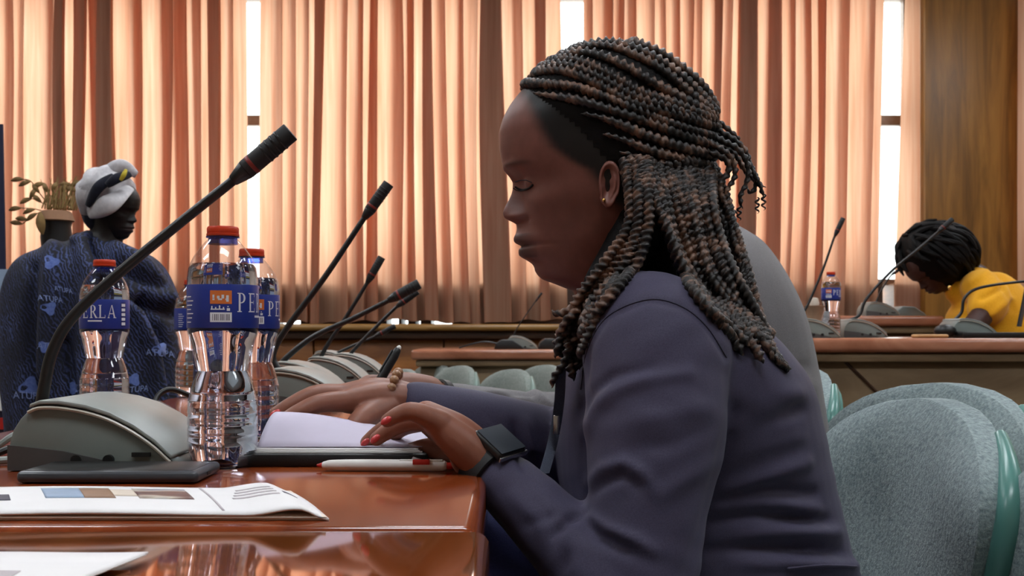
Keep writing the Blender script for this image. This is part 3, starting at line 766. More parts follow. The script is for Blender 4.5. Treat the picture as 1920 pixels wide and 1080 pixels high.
# black folder with paper, page being turned
fo = empty('folder', (P(620,0,1.05).x, 1.06, z0), world=True)
MB().box(P(440,0,.97).x, P(800,0,.97).x, .968, 1.22, z0, z0+.012).build('folder_cover', MAT['leather'], fo, bevel=.003)
tag(fo, 'black leather folder lying under the turned page', 'folder')
pd = empty('note_pad', (P(620,0,1.05).x, 1.08, z0+.012), world=True)
for k in range(3):
    MB().box(P(452,0,.98).x+.001*k, P(792-4*k,0,.98).x, .975+.002*k, 1.20, z0+.0122+.0012*k, z0+.0132+.0012*k).build('sheet', MAT['paper'], pd, sm=False)
def pg(u, v):                                  # u: left..right, v: near..far ; far edge is lifted on the left
    x = P(482,0,.985).x+(P(792,0,.985).x-P(482,0,.985).x)*u
    lift = .027*(1-u**1.25)+.001
    c = v**.9
    return (x+.006*c*(1-u), .985+.115*c*(.45+.55*u), z0+.0172+lift*math.sin(c*math.pi/2)+.0012*math.sin(u*7)*c)
sheet(pg, 30, 10, .0006).build('turned_page', MAT['paper_lilac'], pd, sm='all')
tag(pd, 'pale paper pad with a page lifted by the hand above the black folder', 'paper pad')
o = sheet(lambda u, v: (P(318,0,.99).x+.05*u, .985+.06*v, z0+.004+.006*u*(1-v)), 8, 4, .0006).build('paper_slip', MAT['paper'], sm='all'); tag(o, 'small white paper slip between the console and the nearest bottle', 'paper')
o = sheet(lambda u, v: (P(772,0,.955).x+.026*u, .955+.04*v, z0+.0021+.0075*(1-u)), 6, 3, .0006).build('paper_slip', MAT['paper'], sm='all'); tag(o, 'small white paper corner under the watch-wearing hand', 'paper')
# coaster ring, headset loop and flat console behind the near bottle
cr = MB()
R = []
for i in range(33):
    a = 2*math.pi*i/32; c = Vector((P(297,0,1.42).x+.028*math.cos(a), 1.42+.028*math.sin(a), z0+.006))
    R.append([c+Vector((math.cos(a)*.006*math.cos(b), math.sin(a)*.006*math.cos(b), .006*math.sin(b))) for b in [2*math.pi*k/10 for k in range(10)]])
cr.rings(R, cap=False).build('coaster_ring', MAT['woodpen']); o = bpy.data.objects['coaster_ring']; tag(o, 'small round orange-brown ring lying beside the nearest bottle', 'ring')
hb = empty('headset', P(310,790,1.40), world=True)
def ribbon(pts, wd, th):
    q = [Vector(t) for t in catmull([tuple(p) for p in pts], 8)]; fr_ = frames(q); R = []
    for p, (u, v) in zip(q, fr_):
        t = Vector((0, 1, 0)); n = None
        R.append([p+Vector((0, a*wd, 0))+u*0+Vector((b*th*.7, 0, b*th)) for a, b in ((-1,-1),(1,-1),(1,1),(-1,1))])
    return MB().rings(R)
MB().tube([P(284,797,1.39), P(283,775,1.39), P(290,757,1.39), P(310,765,1.39), P(332,778,1.39), P(352,792,1.39)], .0048, 10, 6).build('ear_hook', MAT['stem'], hb)
MB().tube([P(288,760,1.40), P(298,740,1.41), P(318,730,1.42), P(340,735,1.43), P(360,744,1.44)], .0036, 10, 6).build('head_band', MAT['stem'], hb)
MB().tube([P(284,786,1.39), P(284,802,1.39)], [.0062,.0062], 12).build('ear_piece', MAT['black_soft'], hb)
tag(hb, 'black looped headset standing behind the nearest bottle', 'headset')
fc = empty('flat_console', (P(330,0,1.17).x, 1.17, z0))
MB().box(-.03, .035, -.02, .05, .010, .022).build('console_cover', MAT['unit'], fc, bevel=.003)
MB().box(-.032, .036, -.018, .05, 0, .0098).build('console_base', MAT['black'], fc, bevel=.002)
MB().box(-.026, -.012, -.0215, -.0195, .0155, .0195).build('slot', MAT['black'], fc, sm=False)
tag(fc, 'low grey console with a dark slot, half hidden by the nearest bottle', 'console')
for k, (a, b, d, lab) in enumerate([((778,728), (840,722), 2.42, 'tan pencil lying beyond the hands, nearer one'), ((768,716), (800,714), 2.62, 'reddish pencil lying beyond the hands, farther one')]):
    A, B = P(a[0], 0, d), P(b[0], 0, d+.02); A.z = B.z = z0+.0042
    r = empty('pencil', A, world=True)
    MB().tube([A, B], .004, 6, round_ends=False).build('shaft', MAT['woodpen'] if k == 0 else MAT['ringred'], r, sm=False)
    MB().tube([A, A+(A-B).normalized()*.012], [.004, .0008], 6, round_ends=False).build('point', MAT['paper_cream'], r)
    tag(r, lab, 'pencil')
# cables lying at the far left of the table
for k in range(3):
    d = .97+.05*k
    o = MB().tube([P(-60,880,d)*1+Vector((0,0,0)), P(-20,0,d).xy.to_3d()+Vector((0,.01,z0+.004)), P(16,0,d).xy.to_3d()+Vector((0,.03,z0+.004+.008*k)), P(30,0,d).xy.to_3d()+Vector((0,.10,z0+.004+.006*k))], .0035, 8, 6).build('cable', (MAT['unit_top'], MAT['black'], MAT['unit'])[k])
    tag(o, ('pale cable', 'black cable', 'grey cable')[k]+' behind the left end of the big grey console', 'cable')
# ================================================================== people: shared head
S0 = 1.08/F
def itp(tab, y, sg=0):
    if not sg: return np.interp(y, [a for a, _ in tab], [b for _, b in tab])
    g = np.arange(tab[0][0], tab[-1][0]+.5, .5); v = np.interp(g, [a for a, _ in tab], [b for _, b in tab]); m = int(sg*6)
    k = np.exp(-.5*(np.arange(-m, m+1)*.5/sg)**2); k /= k.sum()
    w_ = np.convolve(np.concatenate([2*v[0]-v[m:0:-1], v, 2*v[-1]-v[-2:-m-2:-1]]), k, 'valid')
    return np.interp(y, g, w_)
T_BF = [(92,1140),(96,1118),(102,1094),(110,1068),(130,1030),(150,1002),(175,975),(200,955),(225,942),(250,935),(280,936),(300,940),(319,948),(335,963),(350,973),(370,979),(400,983),(420,983),(440,985),(460,988),(480,992),(495,999),(508,1003),(524,1016),(531,1037),(540,1060),(545,1074),(560,1082),(600,1092),(640,1105)]
T_F = [(92,1140),(96,1118),(102,1094),(110,1068),(130,1030),(150,1002),(175,975),(200,955),(225,942),(250,935),(280,936),(300,940),(319,945),(332,955),(342,961),(355,961),(364,959),(375,954),(384,949),(392,945),(399,943),(405,944),(410,947),(415,958),(420,968),(430,969),(438,967),(446,963),(452,963),(456,966),(460,975),(463,976),(466,973),(472,972),(479,973),(484,980),(488,988),(495,998),(502,1002),(508,1003),(516,1008),(524,1017),(531,1037),(540,1060),(545,1074),(560,1082),(600,1092),(640,1105)]
T_B = [(92,1170),(96,1195),(102,1220),(115,1252),(135,1282),(170,1315),(230,1338),(300,1332),(360,1305),(420,1270),(470,1245),(520,1240),(600,1262),(640,1285)]
T_W = [(92,22),(96,46),(102,66),(115,92),(135,110),(170,127),(230,138),(300,136),(345,131),(380,125),(420,114),(460,101),(500,88),(520,78),(531,76),(545,80),(600,92),(640,110)]
T_SG = [(300,30),(330,13),(360,14),(385,19),(398,25),(410,30),(416,26),(420,18),(430,34),(445,46),(460,50),(475,46),(488,42),(500,50),(640,60)]
def head_mesh(na=150, step=2.0, color_fn=None):
    ys = np.concatenate([np.arange(92, 112, 1.0), np.arange(112, 548, step), np.arange(548, 641, 6)])
    th = np.linspace(0, 2*np.pi, na, endpoint=False); th = th-.38*np.sin(th)*np.cos(th/2)**2*1.0        # denser at the face
    Y, T = np.meshgrid(ys, th, indexing='ij')
    top = smooth(100, 150, Y); mixs = lambda T_, s1: itp(T_, Y)*(1-top)+itp(T_, Y, s1)*top
    bf, fr, bk, wd, sg = mixs(T_BF, 6), mixs(T_F, 1.3), mixs(T_B, 10), mixs(T_W, 10), itp(T_SG, Y, 3)
    up_ = smooth(150, 290, Y); fr = itp(T_F, Y, 8)*(top*(1-up_))+fr*(1-top*(1-up_)); fr = np.where(Y < 300, np.minimum(fr, bf), fr)
    cx = np.interp(Y, [92, 110, 420, 560, 640], [1155, 1152, 1152, 1165, 1195])
    c, s = np.cos(T), np.sin(T)
    lat = wd*np.sign(s)*np.abs(s)**.92
    X = np.where(c >= 0, cx-(cx-bf)*np.abs(c)**.94, cx+(bk-cx)*np.abs(c))
    al = np.abs(lat); front = (c > 0)
    amp = (bf-fr)*np.exp(-(al/sg)**2.4)*front
    X = X-amp
    g = lambda y0, sy, l0, sl: np.exp(-((Y-y0)/sy)**2-((al-l0)/sl)**2)*front
    X = X+8*g(346, 15, 44, 24)+5*g(352, 14, 72, 18)         # eye socket
    X = X-9*g(351, 9, 58, 17)                               # closed lid bulge
    X = X-5*g(318, 9, 48, 34)                               # brow ridge
    X = X-6*g(388, 26, 74, 26)                              # cheek
    X = X-6*g(408, 7, 24, 8)+4*g(413, 7, 36, 8)             # nostril wing and its crease
    X = X+4*g(463, 3, 28, 30)                               # mouth line
    lat = lat+np.sign(lat)*(4*np.exp(-((Y-375)/30)**2-((X-1040)/45)**2)+3*np.exp(-((Y-455)/30)**2-((X-1090)/40)**2))
    pts = np.stack([(X-960)*S0, lat*S0, ZC+(YH-Y)*S0], -1)
    n = na; m = len(ys)
    verts = pts.reshape(-1, 3); faces = []
    for i in range(m-1):
        for j in range(n): faces.append((i*n+j, i*n+(j+1) % n, (i+1)*n+(j+1) % n, (i+1)*n+j))
    faces.append(tuple(range(n-1, -1, -1))); faces.append(tuple(range((m-1)*n, m*n)))
    return verts, faces, X.ravel(), Y.ravel(), al.ravel(), front.ravel()
def head_color(X, Y, al, front, skin, hair=(.006,.005,.005), lip=(.035,.018,.018), hairline=True):
    c = np.tile(np.array(skin), (len(X), 1))
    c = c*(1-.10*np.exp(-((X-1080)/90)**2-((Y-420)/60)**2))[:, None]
    ml = np.exp(-(np.clip(al/46, 0, 3))**6)*((Y > 441) & (Y < 486))*front*(X < 1006)
    c = c*(1-.75*ml[:, None])+np.array(lip)*.75*ml[:, None]
    br = np.exp(-((Y-(316+.0015*(al-55)**2*.6))/5)**2)*smooth(22, 34, al)*(1-smooth(78, 96, al))*front*.55
    c = c*(1-br[:, None])+np.array(hair)*br[:, None]
    if hairline:
        k = 1-.065*np.clip(al/130, 0, 1)
        px, py = 960+(X-960)/k, 620-(620-Y)/k
        hx = itp([(60,905),(140,962),(178,980),(200,992),(240,1010),(275,1032),(300,1066),(318,1100),(340,1118),(400,1165),(440,1210),(480,1235),(700,1235)], py)
        h = smooth(-16, 18, px-hx)
        c = c*(1-h[:, None])+np.array(hair)*h[:, None]
    return c
def ear_mesh():
    """Left ear in the head frame (pixel units): returns px, py, out (towards the camera)."""
    nr, na = 16, 40; V = []; Fc = []
    for i in range(nr+1):
        r = i/nr
        for j in range(na):
            a = 2*math.pi*j/na; ca, sa = math.cos(a), math.sin(a)           # a: 0 = back, pi/2 = up
            wx = 20*(1.0+.12*sa); hy = 45
            x = r*wx*ca-(3 if sa < -.5 else 0)*r; y = -r*hy*sa
            hel = 6*math.exp(-((r-.86)/.13)**2)*(1-.75*max(0, -sa)**2)*(1-.5*max(0, -ca-.4))
            ant = 4.5*math.exp(-((r-.52)/.12)**2)*max(0, ca)**.5 if ca > 0 else 0
            con = -8*math.exp(-((x+3)/8)**2-((y-7)/15)**2)
            tri = -4*math.exp(-((x-1)/8)**2-((y+18)/9)**2)
            lobe = 3*math.exp(-((y-36)/12)**2)
            trag = 4*math.exp(-((x+13)/5)**2-((y-8)/9)**2)
            o = 5+x*.22+hel+ant+con+tri+lobe+trag
            V.append((x, y, o))
    for j in range(na):
        a = 2*math.pi*j/na; x, y, o = V[nr*na+j]; V.append((x*.86-3, y*.88, -6))
    for i in range(nr+1):
        for j in range(na): Fc.append((i*na+j, i*na+(j+1) % na, (i+1)*na+(j+1) % na, (i+1)*na+j))
    return V, Fc
def rope(path, r, pitch=.0072, ds=.0011, n=10, taper=0.0, lead=0.0):
    q = np.array([tuple(p) for p in path]); seg = np.linalg.norm(np.diff(q, axis=0), axis=1); L = np.concatenate([[0], np.cumsum(seg)])
    m = max(6, int(L[-1]/ds)); t = np.linspace(0, L[-1], m)
    p = np.stack([np.interp(t, L, q[:, k]) for k in range(3)], 1)
    for _ in range(3): p[1:-1] = (p[:-2]+2*p[1:-1]+p[2:])/4
    fr_ = frames([Vector(x) for x in p]); U = np.array([tuple(a) for a, _ in fr_]); V = np.array([tuple(b) for _, b in fr_])
    ph = np.linspace(0, 2*np.pi, n, endpoint=False)[None, :]; psi = (2*np.pi*t/pitch*random.uniform(.88, 1.12)+random.uniform(0, 6.28))[:, None]
    end = np.minimum(1, np.minimum((t+.002)/.006, (L[-1]-t+.0008)/.008))[:, None]
    rad = r*(.64+.42*np.cos(ph-psi/2)**2)*end*(1-taper*(t/L[-1])[:, None])
    if lead: rad = rad*(.35+.65*smooth(0, lead, t))[:, None]
    off = r*.10*np.stack([np.cos(psi[:, 0]), np.sin(psi[:, 0])], 1)
    c = p+U*off[:, :1]+V*off[:, 1:]
    pts = c[:, None, :]+U[:, None, :]*(rad*np.cos(ph))[..., None]+V[:, None, :]*(rad*np.sin(ph))[..., None]
    mb = MB(); mb.v = [tuple(x) for x in pts.reshape(-1, 3)]
    i = np.arange(m-1)[:, None]*n; j = np.arange(n)[None, :]; a = i+j; b = i+(j+1) % n
    mb.f = [tuple(x) for x in np.stack([a, b, b+n, a+n], -1).reshape(-1, 4)]
    mb.f.append(tuple(range(n-1, -1, -1))); mb.f.append(tuple(range((m-1)*n, m*n)))
    return mb
def ring_loft(rows, d0, s, n=40, per=6, e=.85):
    """rows: (y, front x, back x, half depth m) in pixels at depth d0 -> closed horizontal sections."""
    q = catmull(rows, per); R = []
    for y, f, b, w_ in q:
        cx, ax = (f+b)/2, abs(b-f)/2; ring = []
        for j in range(n):
            a = 2*math.pi*j/n; c, s_ = math.cos(a), math.sin(a)
            ring.append(((cx+ax*math.copysign(abs(c)**e, c)-960)*s, d0+w_*math.copysign(abs(s_)**e, s_), ZC+(YH-y)*s))
        R.append(ring)
    return MB().rings(R)
def ptube(mb, pts, per=6, n=18):            # (px, py, depth, radius)
    return mb.tube([P(x, y, d) for x, y, d, r in pts], [r for *_, r in pts], n, per)

# ================================================================== the braided person
D0 = 1.08
SKIN = np.array(lin((120,75,65))); SKIN_LIT = np.array(lin((142,92,74)))  # hand tone lightened: stronger light there is put into the skin colour
hv, hf, hX, hY, hal, hfr = head_mesh()
hv = hv+np.array([0, D0, 0])
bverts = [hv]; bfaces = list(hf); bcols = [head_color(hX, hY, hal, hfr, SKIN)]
def append_part(v, f, c):
    base = sum(len(x) for x in bverts); bverts.append(np.array(v)); bcols.append(np.array(c)); bfaces.extend(tuple(i+base for i in q) for q in f)
ev, ef = ear_mesh(); EX, EY, EO = 1131, 364, 127; ke = .93
for sgn in (-1, 1):
    v = [((EX+x*ke-960)*S0, D0+sgn*(EO+o*ke)*S0, ZC+(YH-EY-y*ke)*S0) for x, y, o in ev]
    append_part(v, ef, np.tile(SKIN*1.12, (len(v), 1)))
# arms and hands
def hand_mesh(forearm, palm, fingers, thumb):
    mb = MB(); ptube(mb, forearm)
    for ch_ in palm: ptube(mb, ch_, 4, 14)
    for ch_ in fingers: ptube(mb, ch_, 5, 14)
    ptube(mb, thumb, 5, 14)
    me = remesh(mb, .0014, 5); return me
LH = hand_mesh([(1050,1015,.885,.022),(985,947,.907,.021),(925,884,.935,.0228),(890,852,.94,.023)],
    [[(915,876,.93,.020),(860,828,.922,.0165),(818,792,.920,.0125)],[(915,872,.94,.021),(858,815,.935,.018),(808,782,.938,.013)],
     [(915,872,.95,.021),(858,815,.95,.018),(800,778,.956,.0132)],[(910,872,.96,.019),(855,822,.965,.017),(798,782,.974,.013)]],
    [[(826,794,.917,.0112),(776,772,.908,.0086),(748,777,.908,.0074),(726,789,.910,.0062)],
     [(812,784,.938,.0118),(766,790,.944,.0090),(731,806,.950,.0078),(706,823,.952,.0066)],
     [(804,780,.958,.0120),(748,790,.980,.0090),(712,810,.990,.0078),(688,829,.994,.0066)],
     [(800,784,.978,.0118),(756,800,1.012,.0090),(732,822,1.026,.0078),(720,842,1.030,.0068)]],
    [(880,850,.968,.015),(832,842,.985,.0120),(796,842,.995,.0100),(770,846,1.0,.0080)])
RH = hand_mesh([(960,815,1.165,.022),(840,778,1.15,.0225),(760,757,1.15,.0235),(735,750,1.148,.0235)],
    [[(745,752,1.14,.020),(700,748,1.115,.0175),(655,752,1.095,.0135)],[(745,748,1.15,.021),(698,740,1.13,.0185),(648,743,1.115,.0138)],
     [(745,748,1.155,.021),(700,738,1.145,.018),(650,740,1.135,.0132)],[(745,750,1.16,.019),(705,742,1.16,.016),(660,744,1.155,.0125)]],
    [[(660,752,1.096,.0120),(602,756,1.072,.0100),(562,772,1.06,.0088),(536,786,1.055,.0075)],
     [(652,743,1.115,.0122),(588,742,1.095,.0100),(546,760,1.082,.0088),(518,776,1.075,.0075)],
     [(654,740,1.135,.0118),(594,738,1.122,.0098),(554,756,1.11,.0086),(528,772,1.105,.0074)],
     [(664,744,1.155,.0110),(612,744,1.148,.0088),(580,756,1.14,.0078),(560,768,1.136,.0066)]],
    [(722,764,1.118,.0160),(688,780,1.088,.0130),(668,796,1.072,.0108),(656,812,1.066,.0088)])
for me in (LH, RH):
    a = coords(me); f = [tuple(p.vertices) for p in me.polygons]
    append_part(a, f, np.tile(SKIN_LIT, (len(a), 1)))
# neck and trunk under the clothes, hips and legs
tr = ring_loft([(600,1110,1330,.09),(660,1080,1430,.14),(760,1060,1490,.155),(900,1070,1530,.145),(1060,1085,1560,.16),(1200,1080,1580,.18),(1330,1100,1590,.18)], 1.10, 1.1/F, 28, 3)
append_part(tr.v, tr.f, np.tile(SKIN, (len(tr.v), 1)))
m = bpy.data.meshes.new('person'); m.from_pydata(np.concatenate(bverts).tolist(), [], bfaces); m.update()
vcol(m, np.concatenate(bcols))
woman = finish(m, 'person', MAT['skin'], None, 'all')
tag(woman, 'person with long braids in a slate blazer leaning over papers, in profile', 'person')
bv_head = bvh_of(woman)

# ---- jacket
jb = ring_loft([(508,1178,1268,.045),(528,1142,1318,.085),(556,1112,1352,.125),(596,1084,1398,.160),(645,1064,1446,.182),(700,1050,1490,.188),(760,1042,1512,.185),(850,1042,1534,.175),(950,1055,1558,.17),(1040,1065,1580,.178),(1075,1062,1606,.190)], 1.10, 1.1/F, 48, 6)
near = [(1190,606,.985,.050),(1226,650,.935,.065),(1230,740,.912,.0625),(1229,830,.895,.060),(1216,950,.875,.050),(1203,1070,.860,.046),(1182,1140,.852,.046),(1130,1085,.860,.041),(1062,1018,.880,.0345),(995,950,.905,.0300),(938,896,.930,.0272)]
far = [(1180,640,1.22,.05),(1180,690,1.275,.062),(1170,790,1.27,.06),(1140,875,1.235,.056),(1085,868,1.205,.052),(990,826,1.17,.043),(880,788,1.15,.034),(778,762,1.148,.0275)]
ptube(jb, near, 6, 24); ptube(jb, far, 6, 24)
jm = remesh(jb, .0036, 5)
folds = [  # polyline px, width px, amplitude m (+ ridge, - groove)
 ([(1096,812),(1112,770),(1150,735),(1210,712),(1290,700)], 13, .0042), ([(1094,775),(1110,735),(1150,705),(1220,690)], 9, -.0034),
 ([(1107,902),(1133,880),(1170,869),(1207,891),(1222,917)], 12, .0050), ([(1110,925),(1140,900),(1172,890),(1200,912)], 10, -.0038),
 ([(1040,1004),(1067,972),(1098,961)], 8, -.0075), ([(1096,962),(1133,990),(1190,1013),(1225,1035)], 11, .0058), ([(1100,978),(1135,1008),(1180,1035)], 10, -.0068),
 ([(1060,1040),(1052,1075)], 12, -.005), ([(1020,930),(1060,985)], 12, .002), ([(960,930),(1010,975),(1020,1010)], 14, .003), ([(985,985),(1060,960)], 10, -.0025),
 ([(1150,800),(1250,780),(1330,760)], 18, .0022), ([(1180,840),(1260,835),(1330,800)], 16, -.0022), ([(1240,930),(1280,900),(1330,870)], 16, .0022),
 ([(1381,819),(1442,791),(1499,766)], 13, -0.0128), ([(1395,770),(1440,745),(1492,742)], 18, 0.0090), ([(1373,921),(1442,892),(1508,868)], 14, 0.0105),
 ([(1340,941),(1422,917),(1524,925)], 11, -0.0112), ([(1400,955),(1462,948),(1530,958)], 12, 0.0067), ([(1320,982),(1422,962),(1548,978)], 12, -0.0112),
 ([(1390,1006),(1470,996),(1566,998)], 13, 0.0090), ([(1320,1034),(1430,1026),(1570,1036)], 12, -0.0112), ([(1370,1062),(1480,1056),(1600,1062)], 12, 0.0105),
 ([(1370,860),(1430,840),(1500,820)], 12, .004), ([(1366,700),(1372,780),(1350,870),(1318,980),(1290,1076)], 12, -.0025),
 ([(1100,640),(1094,700),(1098,780)], 9, -.003), ([(963,795),(968,840),(985,880)], 7, -.0060), ([(985,790),(1000,840),(1020,870)], 9, .0040), ([(900,790),(940,830)], 10, .003),
]
a = coords(jm); nn = normals(jm); x, y = px_of(a)
near_side = np.where((x > 1045) | (y > 850), (a[:, 1] < 1.12).astype(float), 1.0)*np.clip((-nn[:, 1]+.35)/.6, 0, 1)
disp = np.zeros(len(a))
for pl, wd, amp in folds:
    dd, tt = seg_dist(x, y, pl); disp += amp*np.exp(-(dd/wd)**2)*np.sin(np.pi*np.clip(.12+.76*tt, 0, 1))**.7*near_side*(smooth(.915, .95, a[:, 1]) if max(q_[0] for q_ in pl) > 1420 else 1.0)
disp += .0006*np.sin(x*.05+3*np.sin(y*.021))*np.sin(y*.043)
# shoulder roll: the sleeve head stands a little proud of the armhole
arm = [(1089,730),(1101,657),(1139,594),(1215,562),(1278,575),(1325,613),(1362,670)]
dd, tt = seg_dist(x, y, arm); disp += (-.0022*np.exp(-(dd/6)**2))*near_side
setco(jm, a+nn*disp[:, None]); relax(jm, 1)
jacket = finish(jm, 'jacket', MAT['jacket'], woman, 'all')
bv_j = bvh_of(jacket)
def laid(name, pl, r, mat, parent, per=6, bv=None, lift=.0002, n=6):
    q = [cast(bv or bv_j, x, y, lift) for x, y in catmull(pl, per)]; q = [p for p in q if p is not None]
    return MB().tube(q, r, n).build(name, mat, parent)
laid('armhole_seam', arm, .0005, MAT['seam'], jacket)
laid('hem_edge', [(1478,1066),(1540,1060),(1604,1062)], .0016, MAT['jacket'], jacket)
# trousers
tb = MB()
for dd_ in (.99, 1.20):
    ptube(tb, [(1400,1290,1.1,.12),(1300,1240,dd_+.02,.105),(1040,1150,dd_,.082),(860,1085,dd_,.072),(780,1120,dd_,.066),(790,1330,dd_,.058),(800,1600,dd_,.048),(805,2080,dd_,.045)], 4, 18)
ptube(tb, [(1400,1260,1.1,.12),(1400,1330,1.1,.13)], 4, 18)
tm = remesh(tb, .008, 3); finish(tm, 'trousers', MAT['trouser'], woman, 'all')
for dd_ in (.99, 1.20):
    sb = MB(); q = P(800, 620+.87*F/dd_, dd_); sb.tube([q+Vector((.05,0,-.015)), q+Vector((-.06,0,-.01)), q+Vector((-.17,0,-.02))], [.042,.040,.028], 14, 4).build('shoe', MAT['black'], woman)
# blouse edge and lanyard seen between chest and forearm
R = []
for (x_, y_, d_), n_ in zip(catmull([(1052,690,.99),(1048,760,1.0),(1036,830,.99),(1020,888,.97)], 6), range(99)):
    p = P(x_, y_, d_); R.append([p+Vector((sx*.005, sx*.004+sy*.0006, 0)) for sx, sy in ((-1,-1),(1,-1),(1,1),(-1,1))])
ly = MB().rings(R).build('lanyard', MAT['lanyard'], woman)
MB().box(*(lambda p: (p.x-.003, p.x+.003, p.y-.003, p.y+.002, p.z-.009, p.z+.009))(P(1043,797,.985))).build('lanyard_clip', MAT['metal'], ly, bevel=.001)

# ---- face details
def on_head(X_, Y_, lift=.0003):
    return cast(bv_head, X_, Y_, lift)
def hp(x_, y_): return cast(bv_head, x_, y_, .0004)
q = [hp(x_, y_) for x_, y_ in catmull([(967,351),(974,355),(983,356),(992,353),(999,347)], 5)]; q = [p for p in q if p]
if len(q) > 3:
    MB().tube(q, .0011, 6).build('eyelashes', MAT['hair'], woman)
    MB().tube([p+(p-Vector((p.x, D0, p.z))).normalized()*0+Vector((-.0022, -.001, -.0012)) for p in q[:-3]], .0005, 6).build('eyelash_tips', MAT['hair'], woman)
q = [hp(x_, y_) for x_, y_ in catmull([(966,341),(975,338),(986,338),(997,342)], 5)]; q = [p for p in q if p]
if len(q) > 3: MB().tube(q, .0005, 6).build('eyelid_crease', MAT['seam'], woman)
p = cast(bv_head, 1132, 376, .001)
MB().ellipsoid(p, (.0019, .0019, .0019), 14, 10).build('ear_stud', MAT['gold'], woman)
# nails
for (x_, y_, d_), (dx, dy) in [((727,789,.905),(-5,3)), ((706,823,.947),(-5,4)), ((688,829,.989),(-5,4)), ((656,812,1.059),(-3,6)), ((534,786,1.049),(-5,3)), ((517,776,1.069),(-5,3))]:
    c = P(x_+dx*.3, y_+dy*.3-2, d_); ax = (P(x_+dx, y_+dy, d_)-P(x_, y_, d_)).normalized()
    M = ax.to_track_quat('X', 'Z').to_matrix()
    MB().ellipsoid(c, (.0062, .0046, .0030), 14, 8, M).build('fingernail', MAT['nail'], woman)
# watch
W0 = P(918, 878, .9345); AX = (P(1010,967,.90)-W0).normalized()
up = (P(956,838,.925)-W0); up = (up-AX*up.dot(AX)).normalized(); sd = AX.cross(up)
wt = MB(); R = []
for i in range(41):
    a_ = 2*math.pi*i/40; rr = .0262
    dr = up*math.cos(a_)+sd*math.sin(a_)
    R.append([W0+dr*(rr+t)+AX*h for t, h in ((0,-.0105),(.0022,-.0095),(.0022,.0095),(0,.0105))])
ws = wt.rings(R, cap=False).build('wristwatch', MAT['black_soft'], woman)
M = Matrix((AX, sd, up)).transposed(); tw = Vector((0,-1,0)); tw = (tw-AX*tw.dot(AX)).normalized(); ta_ = .30*(1 if AX.cross(up).dot(tw) > 0 else -1); tilt = Matrix.Rotation(ta_, 3, AX)
cb = MB().box(-.0180,.0180,-.0160,.0160,-.0045,.0045); cb.v = [tuple(W0+tilt@(up*.0285+M@Vector(q))) for q in cb.v]; wc = cb.build('watch_case', MAT['black'], ws, bevel=.0035, seg=3)
cb = MB().box(-.0168,.0168,-.0148,.0148,.0044,.0051); cb.v = [tuple(W0+tilt@(up*.0285+M@Vector(q))) for q in cb.v]; cb.build('watch_glass', MAT['screen'], ws, bevel=.0003)
for e_ in (-.0184, .0184):
    cb = MB().box(e_-.0009, e_+.0009, -.0170,.0170,-.0025,.0020); cb.v = [tuple(W0+tilt@(up*.0285+M@Vector(q))) for q in cb.v]; cb.build('strap_lug', MAT['metal'], ws, bevel=.0004)
# bead bracelet on the far wrist
B0 = P(731, 748, 1.144); AX = (P(850,785,1.145)-B0).normalized(); u = Vector((0,1,0)); u = (u-AX*u.dot(AX)).normalized(); v_ = AX.cross(u)
br_ = MB().tube([B0+(u*math.cos(t)+v_*math.sin(t))*.0300 for t in [2*math.pi*i/24 for i in range(24)]]+[B0+u*.0300], .0007, 6, round_ends=False).build('bead_bracelet', MAT['black'], woman)
bm0 = None
for i in range(19):
    t = 2*math.pi*i/19; c = B0+(u*math.cos(t)+v_*math.sin(t))*.0305
    if bm0 is None: o = MB().ellipsoid((0,0,0), (.0051,.0051,.0048), 12, 8).build('bead', MAT['bead'], br_); bm0 = o.data
    else:
        o = bpy.data.objects.new('bead', bm0); col.objects.link(o); o.parent = br_
    o.location = c

# ---- hair: scalp cap and braids
cm = MB()
cv = hv.copy(); cc = np.array([0, D0, 0]); ctr = np.array([(1160-960)*S0, D0, ZC+(YH-270)*S0])
k_ = 1-.065*np.clip(hal/130, 0, 1); ppx, ppy = 960+(hX-960)/k_, 620-(620-hY)/k_
hl_ = itp([(60,905),(140,985),(178,1000),(200,1030),(240,1080),(300,1130),(318,1165),(400,1190),(440,1220),(700,1230)], ppy)
keep = (ppx > hl_) & (hY < 520)
dirv = cv-ctr; dirv /= np.linalg.norm(dirv, axis=1)[:, None]
cvo = cv+dirv*(.003*smooth(0, 40, ppx-hl_))[:, None]
ids = -np.ones(len(cv), int); ids[keep] = np.arange(keep.sum())
cm.add(cvo[keep].tolist(), [tuple(ids[i] for i in f) for f in hf if len(f) == 4 and all(keep[i] for i in f)])
ptube(cm, [(1225,345,1.09,.062),(1245,420,1.07,.055),(1268,490,1.05,.036),(1300,550,1.03,.020)], 5, 16)
ptube(cm, [(1205,390,1.04,.030),(1182,460,1.03,.026),(1130,530,1.015,.018)], 5, 14)
hair = cm.build('hair', MAT['hair'], woman, sm='all')
nb = 0
def braid(path, r=.0044, taper=0, pitch=.0072, lead=0.0):
    rope(path, r, pitch, taper=taper, lead=lead).build('braid', MAT['braid'], hair, sm='all')
def skull_pt(x_, y_, lift):
    p = cast(bv_head, x_, y_, lift)
    if p is None:
        c = P(x_, y_, D0); h = bv_head.find_nearest(c); p = h[0]+(h[0]-Vector(ctr)).normalized()*lift
    return p
